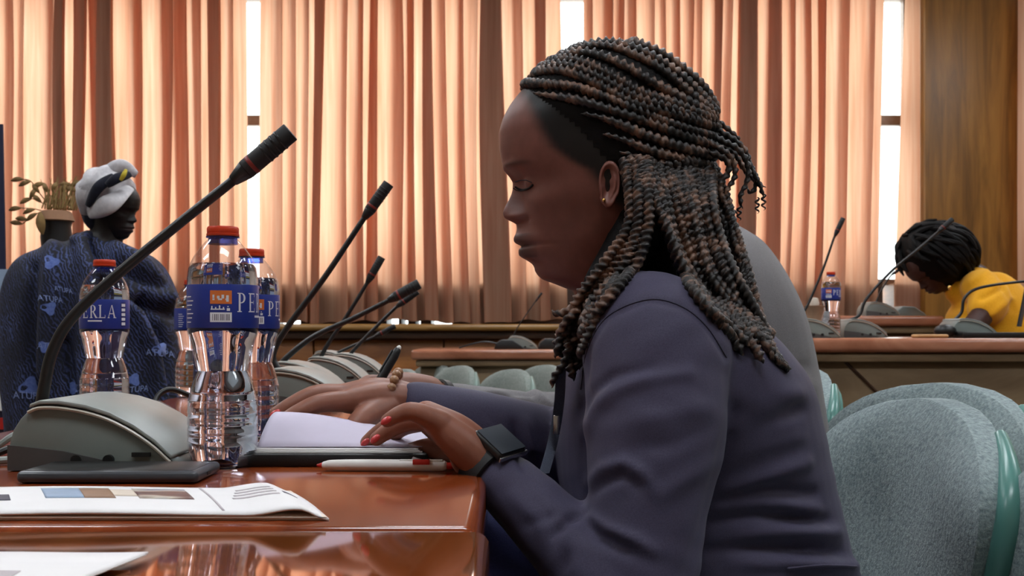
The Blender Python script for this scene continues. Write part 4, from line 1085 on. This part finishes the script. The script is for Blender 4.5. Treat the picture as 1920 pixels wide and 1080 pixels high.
keys = [[(1085,95),(1160,82),(1230,104),(1280,138),(1314,172),(1338,214)], [(1035,112),(1120,93),(1183,107),(1246,142),(1293,183),(1335,218)],
        [(1001,131),(1073,118),(1139,142),(1199,176),(1262,198),(1336,228)], [(988,146),(1057,138),(1120,161),(1183,195),(1246,213),(1343,242)],
        [(983,160),(1076,166),(1136,186),(1199,211),(1262,236),(1348,262)], [(1004,178),(1080,190),(1140,207),(1200,226),(1260,249),(1350,280)],
        [(1090,214),(1128,222),(1166,236),(1210,256),(1270,276),(1350,296)], [(1130,252),(1152,258),(1180,268),(1220,284),(1280,300),(1345,312)], [(1160,286),(1176,289),(1196,296),(1230,308),(1285,322),(1342,328)]]
fam = []
for i in range(len(keys)-1):
    for t in ((0, .5) if i < 3 else (0,) if i < 7 else (0, 1)):
        fam.append([((1-t)*p_[0]+t*q_[0], (1-t)*p_[1]+t*q_[1]) for p_, q_ in zip(keys[i], keys[i+1])])
for kf in fam:
    pts = [skull_pt(x_, y_, .0042) for x_, y_ in catmull(kf, 8)]
    braid(pts, .0052+.0006*random.random(), lead=.05 if kf[0][1] > 170 else .02)
for kf in fam[1:]:
    pts = [skull_pt(x_, y_, .0042) for x_, y_ in catmull(kf, 4)]
    braid([Vector((p.x, 2*D0-p.y, p.z)) for p in pts], .0048)
def drape(pl, jit, r):
    out = []
    for x_, y_, d_ in catmull(pl, 7):
        p = P(x_, y_, d_)
        for bv in (bv_j, bv_head):
            h = cast(bv, x_, y_, r*.8)
            if h is not None and h.y < p.y: p = P(x_, y_, h.y-jit)
        out.append(p)
    return out
rr = random.Random(11)
# front bundle: from behind the ear down over the collar bone
for i in range(9):
    u = (i+.5)/9; v = rr.random(); j = lambda a: rr.uniform(-a, a)
    L = .25+.75*rr.random()
    ex, ey = 1046+u*46+j(12), 590+125*L
    pl = [(1166+u*56, 296+j(6), 1.0), (1178+u*48+j(4), 370, .985-.02*v), (1172+u*52+j(5), 430, .972-.02*v), (1128+u*68+j(7), 500, .962-.02*v), (1082+u*70+j(8), 556, .965-.015*v),
          (1062+u*58+j(10), 600+j(8), .98-.01*v), (1050+u*48+j(8), (600+ey)/2+4, .99), (ex, ey, .992)]
    if ey < 640: pl = pl[:-2]+[(1046+u*40+j(8), ey+8, .985)]
    braid(drape(pl, .007*(i % 2)+.002*v, .0046), .0048+.0007*v)
for pl in ([(1085,570,.965),(1062,584,.965),(1045,588,.968),(1033,581,.97)], [(1092,575,.96),(1066,596,.96),(1056,612,.965),(1048,626,.97),(1052,640,.975)], [(1074,610,.97),(1052,632,.97),(1046,655,.97),(1040,672,.975)],
           [(1070,640,.975),(1058,680,.98),(1040,706,.985),(1034,728,.985)]):
    braid([P(*q) for q in catmull(pl, 8)], .0046, .2)
# back bundle: down behind the shoulder
for i in range(17):
    u = (i+.5)/17; v = rr.random(); j = lambda a: rr.uniform(-a, a)
    ex, ey = 1392+84*u+j(8), 640+46*rr.random()+12*(u > .6)
    if rr.random() < .3: ey -= 60; ex -= 26
    pl = [(1206+u*134, 296+6*j(1)+16*u, 1.0+.05*u), (1232+u*112+j(6), 380, .985+.03*u-.02*v), (1250+u*112+j(7), 450, .975+.03*u-.02*v), (1282+u*104+j(8), 520, .97+.02*u-.02*v),
          (1330+u*84+j(9), 580, .97+.02*u-.02*v), (1364+u*80+j(6), 622, .975+.01*u-.01*v), (ex, ey, .985)]
    braid(drape(pl, .007*(i % 2)+.002*v, .0046), .0048+.0008*v)
for i in range(10):      # outermost ones swinging out to curly tips
    u = i/9; j = lambda a: rr.uniform(-a, a)
    pl = [(1335+j(8), 300+u*60, 1.05), (1362+j(8), 380+u*40, 1.03), (1384+j(8), 450+u*30, 1.01), (1404+j(8), 530, .995), (1425+j(8), 600, .99), (1446+j(8), 655, .99), (1462+14*u+j(5), 680+10*u, .99), (1470+12*u, 690, .985)]
    braid(drape(pl, .004, .0043), .0040, .2)
# tail tied at the back of the head, with thin curls
for pl in ([(1318,222,1.06),(1345,244,1.05),(1376,262,1.045),(1398,284,1.045),(1408,315,1.045),(1424,345,1.045),(1432,372,1.045)],
           [(1318,240,1.05),(1350,262,1.04),(1384,280,1.035),(1402,310,1.035),(1400,342,1.035),(1388,368,1.035),(1392,392,1.035)],
           [(1318,260,1.04),(1352,280,1.03),(1374,300,1.03),(1378,330,1.03),(1364,356,1.03),(1360,380,1.03)],
           [(1330,285,1.03),(1362,300,1.03),(1366,322,1.03),(1350,348,1.03),(1358,378,1.03),(1384,402,1.03)],
           [(1322,228,1.10),(1350,232,1.10),(1378,254,1.10),(1388,262,1.10),(1384,256,1.10)],
           [(1340,250,1.05),(1380,272,1.05),(1412,320,1.05),(1418,345,1.05),(1408,362,1.05),(1400,352,1.05)],
           [(1330,270,1.06),(1372,284,1.06),(1392,312,1.06),(1412,336,1.06),(1436,352,1.06)],
           [(1325,215,1.08),(1340,232,1.07),(1348,250,1.07),(1360,268,1.07)]):
    braid([P(*q) for q in catmull(pl, 8)], .0042, .45)
for cx_, cy_ in ((1420,384), (1432,378), (1386,398)):
    q = [P(cx_+5*math.sin(t*2.2), cy_-14+t*4.2, 1.045) for t in [i*.25 for i in range(30)]]
    braid(q, .0014, .3, .006)
# ================================================================== person in the grey suit (behind)
def plain_person(parts, voxel, it=4): 
    mb = MB()
    for p in parts: ptube(mb, p, 5, 16)
    return remesh(mb, voxel, it)
def placed_head(loc, pitch, yaw, scale, skin, na=70, step=5):
    v, f, X, Y, al, fr = head_mesh(na, step)
    c0 = np.array([(1150-960)*S0, 0, ZC+(YH-345)*S0]); v = (v-c0)*scale
    M = np.array((Matrix.Rotation(yaw, 3, 'Z') @ Matrix.Rotation(pitch, 3, 'Y')))
    v = v @ M.T+np.array(loc)
    return v, f, head_color(X, Y, al, fr, skin, hairline=False)
def body_object(name, bits):
    V = []; Fc = []; C = []; n = 0
    for v, f, c in bits:
        v = np.array(v); V.append(v); Fc += [tuple(i+n for i in q) for q in f]; C.append(np.array(c) if np.ndim(c) == 2 else np.tile(np.array(c), (len(v), 1))); n += len(v)
    m = bpy.data.meshes.new(name); m.from_pydata(np.concatenate(V).tolist(), [], Fc); m.update(); vcol(m, np.concatenate(C))
    return finish(m, name, MAT['skin'], None, 'all')
def me_bits(me, c): return coords(me), [tuple(p.vertices) for p in me.polygons], c
SK2 = np.array(lin((132,92,78)))
hb_ = MB()
ptube(hb_, [(1010,782,1.60,.030),(900,764,1.53,.027),(830,752,1.49,.025),(790,742,1.475,.025)])
for pts in ([(800,738,1.47,.026),(760,728,1.455,.023),(716,722,1.44,.014)], [(800,738,1.48,.026),(758,726,1.47,.022),(712,720,1.46,.014)], [(800,740,1.49,.024),(760,732,1.49,.02),(716,728,1.48,.013)],
            [(720,722,1.44,.0125),(694,716,1.425,.0105),(680,724,1.415,.0092),(690,736,1.41,.0085)], [(716,720,1.46,.0125),(688,718,1.45,.0105),(674,730,1.44,.0092),(680,742,1.435,.0085)], [(718,728,1.48,.012),(690,730,1.475,.010),(678,742,1.47,.009),(684,752,1.465,.008)],
            [(770,742,1.45,.016),(730,744,1.43,.012),(706,740,1.415,.0098),(694,736,1.41,.0088)]): ptube(hb_, pts, 5, 12)
gh = remesh(hb_, .0026, 4)
gv, gf, gc = placed_head(P(1190,335,1.76), 0.0, 0, 1.0, SK2)
tr = ring_loft([(430,1180,1300,.06),(560,1180,1420,.12),(750,1180,1480,.13),(1000,1180,1500,.14)], 1.76, 1.76/F, 20, 3)
gear = [(np.array([((EX+x*ke-960)*S0, sgn*(EO+o*ke)*S0, ZC+(YH-EY-y*ke)*S0) for x, y, o in ev])-np.array([(1150-960)*S0, 0, ZC+(YH-345)*S0])+np.array(P(1190,335,1.76)), ef, SK2) for sgn in (-1, 1)]
g = body_object('person', gear+[(gv, gf, gc), me_bits(gh, SK2), (tr.v, tr.f, SK2)])
tag(g, 'person in a grey suit hidden behind the braided one, writing with a black pen', 'person')
gb = ring_loft([(424,1330,1384,.03),(436,1290,1398,.07),(458,1240,1424,.12),(500,1180,1453,.165),(555,1150,1482,.19),(610,1140,1502,.20),(700,1140,1522,.20),(800,1140,1540,.19),(900,1150,1556,.185),(1010,1150,1570,.19)], 1.76, 1.76/F, 36, 4)
ptube(gb, [(1290,540,1.62,.07),(1270,640,1.57,.07),(1220,760,1.56,.062),(1130,790,1.58,.052),(1010,784,1.58,.040),(900,766,1.53,.033),(845,756,1.50,.030)], 5, 18)
ptube(gb, [(1290,540,1.92,.07),(1250,660,1.96,.065),(1180,760,1.95,.056),(1100,760,1.88,.05)], 5, 18)
gm = remesh(gb, .006, 4)
a = coords(gm); nn = normals(gm); x, y = px_of(a); disp = np.zeros(len(a))
for pl, wd, amp in [([(1400,715),(1510,690)], 14, -.005), ([(1400,750),(1515,725)], 16, .005), ([(860,745),(920,738),(990,750)], 7, .006), ([(900,760),(950,745),(1000,740)], 6, -.006), ([(1000,735),(1030,760)], 7, .007)]:
    dd, tt = seg_dist(x, y, pl); disp += amp*np.exp(-(dd/wd)**2)
setco(gm, a+nn*disp[:, None])
finish(gm, 'suit_jacket', MAT['greysuit'], g, 'all')
cap_ = MB(); 
v, f, X, Y, al, fr = head_mesh(90, 4); kp = (X > itp([(90,900),(170,985),(230,1030),(262,1085),(300,1098),(345,1135),(400,1195),(430,1225)], Y)) & (Y < 440); ids = -np.ones(len(X), int); ids[kp] = np.arange(kp.sum())
c0 = np.array([(1150-960)*S0, 0, ZC+(YH-345)*S0]); vv = (v-c0)*1.03+np.array(P(1190,335,1.76))
cap_.add(vv[kp].tolist(), [tuple(ids[i] for i in q) for q in f if len(q) == 4 and all(kp[i] for i in q)]).build('hair', MAT['hair'], g, sm='all')
W0 = P(826, 752, 1.488); AX = (P(900,764,1.53)-W0).normalized(); u = AX.orthogonal().normalized(); v_ = AX.cross(u); R = []
for i in range(25):
    t = 2*math.pi*i/24; dr = u*math.cos(t)+v_*math.sin(t); R.append([W0+dr*(.0275+e)+AX*h for e, h in ((0,-.006),(.003,-.005),(.003,.005),(0,.006))])
MB().rings(R, cap=False).build('wrist_strap', MAT['black'], g)
lb = MB()
for dd_ in (1.66, 1.88): ptube(lb, [(1480,1010,1.76,.13),(1380,1000,dd_,.10),(1010,900,dd_,.075),(930,960,dd_,.065),(930,1200,dd_,.055),(935,1600,dd_,.05)], 4, 14)
finish(remesh(lb, .012, 3), 'trousers', MAT['greysuit'], g, 'all')
pe = empty('ball_pen', P(700,732,1.405), world=True)
A, B = P(698,738,1.402), P(748,652,1.42)
pt = lambda t: A.lerp(B, t)
MB().tube([pt(.28), pt(.36), pt(.80)], [.0056,.0062,.0062], 14, 3).build('pen_barrel', MAT['black'], pe)
MB().tube([pt(0), pt(.10), pt(.28)], [.0012,.0042,.0054], 14).build('pen_grip', MAT['metal'], pe)
MB().tube([pt(.80), pt(.93)], [.0064,.0050], 14).build('pen_cap', MAT['black'], pe)
MB().tube([pt(.94), pt(1.0)], [.0032,.0032], 10).build('push_button', MAT['white'], pe)
MB().tube([pt(.46)+Vector((-.0055,-.004,.002)), pt(.90)+Vector((-.0055,-.004,.002))], .0014, 8).build('clip', MAT['black'], pe)
tag(pe, 'black and silver pen held upright above the far hand', 'pen')

# ================================================================== person in yellow
SK3 = np.array(lin((62,36,30)))
YD = 4.55
yv, yf, yc = placed_head(P(1752,500,YD), -math.radians(42), math.radians(8), .98, SK3)
ab = MB(); ptube(ab, [(1862,572,YD-.16,.045),(1850,580,YD-.20,.046),(1835,600,YD-.24,.046),(1800,640,YD-.3,.04)]); ptube(ab, [(1830,520,YD,.06),(1790,510,YD,.055)])
am = remesh(ab, .008, 3)
yp = body_object('person', [(yv, yf, yc), me_bits(am, SK3)])
tag(yp, 'person in a yellow T-shirt with dark hair, bent over the right-hand desk', 'person')
sb = MB()
ptube(sb, [(1822,540,YD,.10),(1838,560,YD,.16),(1860,610,YD,.19),(1875,700,YD,.19),(1880,800,YD,.18)], 5, 22)
ptube(sb, [(1838,540,YD-.12,.08),(1856,556,YD-.17,.082),(1850,578,YD-.2,.078)], 5, 18); ptube(sb, [(1838,540,YD+.12,.08),(1850,570,YD+.19,.078)], 5, 18)
ptube(sb, [(1800,545,YD,.065),(1822,540,YD,.085)], 4, 18)
ym = remesh(sb, .011, 5)
a = coords(ym); nn = normals(ym); x, y = px_of(a); disp = np.zeros(len(a))
for pl, wd, amp in [([(1840,560),(1880,540)], 6, -.010), ([(1860,590),(1895,560)], 6, .010), ([(1820,530),(1850,510)], 6, .006), ([(1875,520),(1900,580)], 6, -.008)]:
    dd, tt = seg_dist(x, y, pl); disp += amp*np.exp(-(dd/wd)**2)
setco(ym, a+nn*disp[:, None]); finish(ym, 't_shirt', MAT['yellow'], yp, 'all')
# hair: a full mass of short locks
hm = MB().ellipsoid(P(1757,476,YD+.01), (.165, .15, .135), 28, 18, Matrix.Rotation(.35, 3, 'Y'))
hr = hm.build('hair', MAT['hair'], yp, sm='all')
a = coords(hr.data); cc = np.array(P(1757,476,YD)); dv = a-cc
hr_rng = np.random.default_rng(3); setco(hr.data, cc+dv*(1+hr_rng.normal(0, .025, (len(a), 1))))
lk = random.Random(5)
for i in range(130):
    t = Vector((lk.gauss(0,1), lk.gauss(0,1), lk.gauss(.25,.8))).normalized()
    if t.z < -.5 or (t.x < -.3 and t.z < -.15): continue
    c = P(1757,476,YD); b0 = c+Vector((t.x*.15, t.y*.14, t.z*.120)); tang = Vector((.75, lk.uniform(-.4,.4), -.55+lk.uniform(-.3,.3)))
    tang = (tang-t*tang.dot(t)).normalized()
    MB().tube([b0-tang*.03, b0+t*.012, b0+tang*.045+t*.012, b0+tang*.08+t*.002], [.010,.012,.011,.004], 7, 3).build('hair_lock', MAT['hair'], hr)
MB().ellipsoid(P(1790,540,YD-.10)+Vector((-.02,0,0)), (.009,.004,.012), 12, 8).build('ear_ring', MAT['gold'], yp)

# ================================================================== draped person with head wrap
HD = 2.6
SK4 = np.array(lin((24,17,16)))
# faces right: turn the head half round
wv, wf, wc = placed_head(P(206,398,HD), math.radians(-2), math.pi-.18, .64, SK4)
nk = MB(); ptube(nk, [(208,405,HD,.045),(200,440,HD,.040),(188,470,HD,.06)]); 
tr = ring_loft([(470,120,240,.06),(520,70,290,.10),(640,60,300,.12),(820,60,300,.13)], HD, HD/F, 20, 3)
wp_ = body_object('person', [(wv, wf, wc), me_bits(remesh(nk, .006, 3), SK4), (tr.v, tr.f, SK4)])
tag(wp_, 'person wrapped in blue printed cloth with a white and navy head wrap, seen from behind', 'person')
cl = ring_loft([(452,150,212,.035),(460,118,230,.075),(470,84,258,.11),(485,52,286,.14),(510,34,306,.165),(550,22,320,.18),(610,18,326,.19),(700,22,331,.20),(790,34,336,.21),(900,40,340,.22)], HD, HD/F, 90, 8, .8)
ptube(cl, [(160,490,HD-.10,.035),(166,460,HD-.075,.030),(172,444,HD-.03,.022)], 5, 14)
cm_ = remesh(cl, .006, 3)
a = coords(cm_); nn = normals(cm_); x, y = px_of(a); disp = np.zeros(len(a))
for pl, wd, amp in [([(176,440),(190,520),(180,620)], 10, -.016), ([(150,460),(168,520),(160,640),(150,780)], 16, .014), ([(196,470),(225,500),(300,540)], 10, -.012), ([(215,470),(270,500),(315,560)], 14, .012), ([(190,520),(240,560),(330,590)], 10, -.014),
                    ([(100,470),(90,560),(80,700)], 16, .012), ([(60,500),(56,620),(64,760)], 12, -.012), ([(240,560),(280,650),(300,760)], 16, .014), ([(270,560),(310,650),(318,760)], 10, -.012), ([(120,640),(140,720),(130,790)], 10, -.012)]:
    dd, tt = seg_dist(x, y, pl); disp += 1.9*amp*np.exp(-(dd/wd)**2)*(nn[:, 1] < .3)
setco(cm_, a+nn*disp[:, None])
cloth = finish(cm_, 'wrap_cloth', MAT['bluecloth'], wp_, 'all'); bvc = bvh_of(cloth)
def cloth_print(cx_, cy_, sz):
    v = []
    for i in range(17):
        t = 2*math.pi*i/16; rr_ = sz*(1+.25*math.sin(3*t+cx_)); v.append((cx_+rr_*math.cos(t), cy_+rr_*.9*math.sin(t)))
    mid = [cast(bvc, cx_, cy_, .002)]+[cast(bvc, a_, b_, .002) for a_, b_ in v[:-1]]
    if all(mid): MB().add(mid, [(0, i, i % 16+1) for i in range(1, 17)]).build('printed_patch', MAT['bluepatch'], cloth, sm='all')
for cx_, cy_, sz in ((96,492,13),(92,578,13),(84,650,11),(56,725,18),(140,728,12),(300,655,13),(250,712,12),(130,606,10)): cloth_print(cx_, cy_, sz)
fc_ = bpy.data.curves.new('lettering', 'FONT'); fc_.body = 'ATUPA'; fc_.size = 1; fc_.align_x = 'CENTER'; fo_ = bpy.data.objects.new('lettering', fc_); col.objects.link(fo_)
tm_ = bpy.data.meshes.new_from_object(fo_.evaluated_get(bpy.context.evaluated_depsgraph_get())); bpy.data.objects.remove(fo_)
ta = coords(tm_); tf = [tuple(p.vertices) for p in tm_.polygons]
for cx_, cy_, h_, rot in ((98,470,15,.1),(96,566,16,.12),(92,652,15,-.1),(54,748,19,.05),(300,668,18,.1),(255,735,16,-.1),(120,548,13,.2)):
    pts = []
    for q in ta:
        x_ = q[0]*h_*.9; y_ = q[1]*h_
        pts.append(cast(bvc, cx_+x_*math.cos(rot)-y_*math.sin(rot), cy_-y_*math.cos(rot)-x_*math.sin(rot)*-1, .003))
    if all(p is not None for p in pts): MB().add(pts, tf).build('printed_lettering', MAT['clothtext'], cloth, sm=False)
# head wrap: wound band, puffed crown in white and navy
hw = MB().ellipsoid(P(199,356,HD), (.066, .085, .056), 30, 18, Matrix.Rotation(-.55, 3, 'Y')).build('head_wrap', MAT['wrapwhite'], wp_, sm='all')
a = coords(hw.data); cc = np.array(P(199,356,HD)); dv = a-cc; ang = np.arctan2(dv[:, 2], dv[:, 0]); setco(hw.data, cc+dv*(1+.06*np.sin(ang*7+dv[:, 1]*30))[:, None])
def band(p0, p1, p2, r0, r1, name, mat, par, flat=.5):
    pts = [Vector(q) for q in catmull([tuple(p0), tuple(p1), tuple(p2)], 10)]; fr_ = frames(pts); R = []
    for i, p in enumerate(pts):
        t = (pts[min(i+1, len(pts)-1)]-pts[max(i-1, 0)]).normalized(); out = Vector((0,-1,0)); out = (out-t*out.dot(t)).normalized(); sid = t.cross(out)
        w0_ = (r0+(r1-r0)*i/len(pts))*math.sin(math.pi*(.12+.76*i/(len(pts)-1)))**.5
        R.append([p+sid*w0_*math.cos(b)+out*w0_*flat*math.sin(b) for b in [2*math.pi*k/14 for k in range(14)]])
    return MB().rings(R).build(name, MAT[mat], par, sm='all')
D1 = HD-.085
band(P(168,398,HD-.05), P(205,382,D1-.01), P(243,352,HD-.03), .026, .020, 'wrap_band', 'wrapwhite', hw, .45)
band(P(160,402,HD-.03), P(160,360,D1+.02), P(186,324,HD-.02), .020, .026, 'wrap_fold', 'wrapwhite', hw, .5)
band(P(164,386,D1+.01), P(184,352,D1-.012), P(214,330,D1+.01), .012, .015, 'wrap_stripe', 'wrapblack', hw, .5)
band(P(200,348,D1-.012), P(220,334,D1-.008), P(244,326,D1+.02), .012, .013, 'wrap_stripe', 'wrapblack', hw, .5)
band(P(200,320,HD-.03), P(228,311,HD-.03), P(256,328,HD-.02), .018, .014, 'wrap_puff', 'wrapwhite', hw, .9)
band(P(226,338,D1-.016), P(232,328,D1-.018), P(236,318,D1-.008), .006, .006, 'wrap_flash', 'wrapyellow', hw, .5)
band(P(156,390,HD-.02), P(166,412,HD-.03), P(182,432,HD-.02), .012, .014, 'wrap_tail', 'wrapblack', hw, .6)

# ================================================================== dried plant in a dark pot, and banner
VD = 3.1
vp = empty('dried_plant', (P(108,0,VD).x, VD, 0), world=True)
c = P(106,0,VD); 
z_ = lambda y: P(0,y,VD).z
MB().lathe([(.03, 0), (.16, 0), (.15, .05), (.05, .12), (.045, z_(500)), (.04, z_(470)), (.044, z_(445)), (.040, z_(425)), (.044, z_(414))], 28, (c.x, c.y, 0)).build('pot_stand', MAT['pot'], vp)
MB().lathe([(.046, z_(416)), (.050, z_(414)), (.042, z_(399)), (.038, z_(396)), (.01, z_(395))], 28, (c.x, c.y, 0)).build('rim_band', MAT['tanband'], vp)
rl = random.Random(4)
for i in range(46):
    a_ = rl.uniform(0, 6.28); h_ = rl.uniform(.03, .10); x0 = c.x+rl.uniform(-.03,.05); lean = rl.uniform(-.3, .5)
    p0 = Vector((x0, c.y+rl.uniform(-.03,.03), z_(392))); 
    MB().tube([p0, p0+Vector((lean*h_*.5, 0, h_*.6)), p0+Vector((lean*h_, 0, h_))], [.0022,.0018,.0008], 5).build('straw', MAT['straw'], vp)
def leaf(p, dirv, L, wd):
    dirv = dirv.normalized(); s1 = dirv.cross(Vector((0,1,0))).normalized(); n = 6; V = []
    for i in range(n+1):
        t = i/n; w1 = wd*math.sin(math.pi*(t*.92+.04))**.8; q = p+dirv*L*t+Vector((0,-.006*math.sin(t*3),-.004*t*t))
        V += [q-s1*w1, q+Vector((0,-.003,0)), q+s1*w1]
    F1 = []
    for i in range(n):
        for k in range(2): a0 = i*3+k; F1.append((a0, a0+1, a0+4, a0+3))
    o = MB().add(V, F1).build('leaf', MAT['leafdry'], vp, sm='all'); return o
for tips in ([(96,390),(74,362),(58,340),(44,336)], [(100,390),(78,380),(60,372)], [(104,390),(92,362),(84,344),(70,352)], [(104,390),(98,360),(112,346),(122,352)], [(92,395),(70,400),(52,412),(42,420)], [(110,390),(116,360),(132,350)], [(92,400),(66,392),(40,390)]):
    q = [P(x_, y_, VD-.01) for x_, y_ in tips]; MB().tube(q, .0016, 5, 5).build('twig', MAT['leafdry'], vp)
    for p_, n_ in zip(q[1:], q[2:]+[q[-1]+(q[-1]-q[-2])]):
        leaf(p_, (n_-p_)+Vector((rl.uniform(-.01,.01), 0, rl.uniform(-.02,.02))), .036, .0075)
leaf(P(80,440,VD-.06), Vector((-.1,0,1)), .07, .014)
tag(vp, 'dried leafy plant with straw in a black pot behind the blue-wrapped person', 'plant')

bn = empty('roll_up_banner', (P(-70,0,3.0).x, 3.0, 0), world=True)
x1 = P(14,0,3.0).x; x0 = x1-.75
MB().add([(x0, 3.0, .08), (x1+.012, 3.0, .08), (x1-.014, 3.0, z_(245)), (x0, 3.0, z_(245)), (x0, 3.006, .08), (x1+.012, 3.006, .08), (x1-.014, 3.006, z_(245)), (x0, 3.006, z_(245))], [(0,1,2,3),(7,6,5,4),(0,4,5,1),(1,5,6,2),(2,6,7,3),(3,7,4,0)]).build('banner_sheet', MAT['navy'], bn, sm=False)
for (ya, yb, mt, nm) in ((505,585,'bannerpale','pale_stripe'),(617,641,'wrapyellow','yellow_mark'),(655,695,'paper','white_panel'),(705,770,'paper','white_panel'),(783,805,'red','red_mark')):
    MB().box(x0+.02, P(17,0,2.99).x, 2.994, 2.9985, P(0,yb,3).z, P(0,ya,3).z).build(nm, MAT[mt], bn, sm=False)
MB().box(x0-.03, x1+.03, 2.93, 3.07, 0, .075).build('banner_base', MAT['metal'], bn, bevel=.01)
MB().tube([(x0+.37, 3.03, .07), (x0+.37, 3.03, z_(250))], .008, 8).build('support_pole', MAT['metal'], bn)
tag(bn, 'navy roll-up banner with pale stripe cut off by the left edge', 'banner')

# ================================================================== right-hand desk: consoles, microphones, laptop
def rmic(px, d, z, tips, label, hl=.05, head_r=.009, rot=0, scale=1.0, unit=True, sy=None):
    loc = Vector((P(px,0,d).x, d, z)); st = loc+Vector((0,.06,.055*scale))
    return make_mic(loc, [st]+[P(x, y, d+.06) for x, y in tips], label, head_r=head_r, hl=hl, rot=rot, scale=scale, unit=unit, group='microphones on the right-hand desk')
rmic(1506, 3.42, rz_, [(1507,585), (1520,560), (1545,500), (1566,440), (1581,409)], 'thin microphone left of the far bottle, its tip before the curtain', head_r=.008)
rmic(1598, 3.60, rz_, [(1612,590), (1625,560), (1672,508), (1730,460), (1786,411)], 'microphone crossing in front of the dark hair of the person in yellow')
rmic(1803, 3.42, rz_, [(1803,585), (1808,560), (1830,542), (1880,532), (1960,524)], 'microphone bent flat to the right before the yellow shirt')
zz2 = P(0,592,4.5).z
rmic(1636, 4.62, zz2, [(1640,570), (1652,545), (1672,515), (1694,500)], 'small microphone on the narrow desk behind, below the dark hair', head_r=.007)
rmic(960, 4.95, P(0,656,4.75).z, [(964,640), (966,622), (990,585), (1016,549)], 'faint thin microphone on the far desk left of the chin', head_r=.005, hl=.04)
def low_console(px, d, z, w_, h_, mat, label):
    r = empty('console', (P(px,0,d).x, d, z)); k = .5
    o = [(-w_/2, 0), (-w_/2*.9, h_*.6), (-w_/2*.55, h_), (w_*.1, h_*.95), (w_/2*.8, h_*.35), (w_/2, 0)]
    MB().prism(o, -.06, .08).build('console_body', MAT[mat], r, bevel=.006, seg=3)
    MB().box(-w_*.25, w_*.05, -.04, .05, h_*.93, h_*.985).build('key_pad', MAT['unit_dark'], r, sm=False)
    tag(r, label, 'console', 'consoles'); return r
zf = P(0,656,4.75).z
low_console(955, 5.0, zf, .14, .045, 'black', 'dark console on the far desk, right of its cable')
low_console(1035, 5.0, zf, .13, .05, 'black', 'dark console on the far desk beside the braids')
low_console(1700, 4.75, zz2, .14, .045, 'unit', 'grey console at the back of the narrow desk below the bent head')
o = MB().tube([P(x_, y_, 4.95) for x_, y_ in ((862,652),(885,645),(910,641),(935,645),(955,650))], .004, 6, 5).build('cable', MAT['black']); tag(o, 'thin black cable arching over the far desk', 'cable')
mouse = empty('computer_mouse', (P(1772,0,3.40).x, 3.40, rz_))
MB().ellipsoid((0,0,.012), (.035,.028,.022), 18, 10).build('mouse_shell', MAT['black'], mouse); MB().tube([(.028,0,.014),(.06,.03,.004),(.12,.08,.004)], .002, 6, 4).build('mouse_cord', MAT['black'], mouse)
mouse.location.z = rz_+.010
tag(mouse, 'small dark rounded mouse on the right-hand desk beside the laptop', 'mouse')
o = MB().tube([(P(1712,0,3.36).x, 3.36, rz_+.006), (P(1775,0,3.36).x, 3.36, rz_+.006)], .006, 10).build('wooden_stick', MAT['woodpen']); tag(o, 'tan wooden stick lying at the front of the right-hand desk', 'stick')
lp = empty('laptop', (P(1870,0,3.4).x, 3.45, rz_), world=True)
MB().box(P(1800,0,3.36).x, P(2010,0,3.36).x, 3.34, 3.56, rz_+.001, rz_+.018).build('laptop_base', MAT['black'], lp, bevel=.003)
A = P(1906,612,3.36); B = P(1928,505,3.36)
MB().add([A, A+Vector((.006,0,0)), B+Vector((.006,0,0)), B]+[q+Vector((.115,.22,0)) for q in (A, A+Vector((.006,0,0)), B+Vector((.006,0,0)), B)], [(0,1,2,3),(7,6,5,4),(0,4,5,1),(1,5,6,2),(2,6,7,3),(3,7,4,0)]).build('laptop_screen', MAT['screen'], lp, sm=False)
tag(lp, 'open dark laptop cut off by the right edge on the right-hand desk', 'laptop')
cu = empty('cup', (P(1527,0,3.52).x, 3.52, rz_))
MB().lathe([(.012,0),(.028,.0),(.030,.01),(.022,.05),(.026,.09),(.034,.105),(.030,.106),(.02,.06),(.012,.04)], 20).build('cup_body', MAT['tan'], cu); MB().lathe([(.014,.104),(.016,.115),(.012,.13),(.004,.132)], 16).build('cup_stopper', MAT['paper_cream'], cu)
tag(cu, 'tan cup-shaped vessel left of the far bottle', 'vessel')
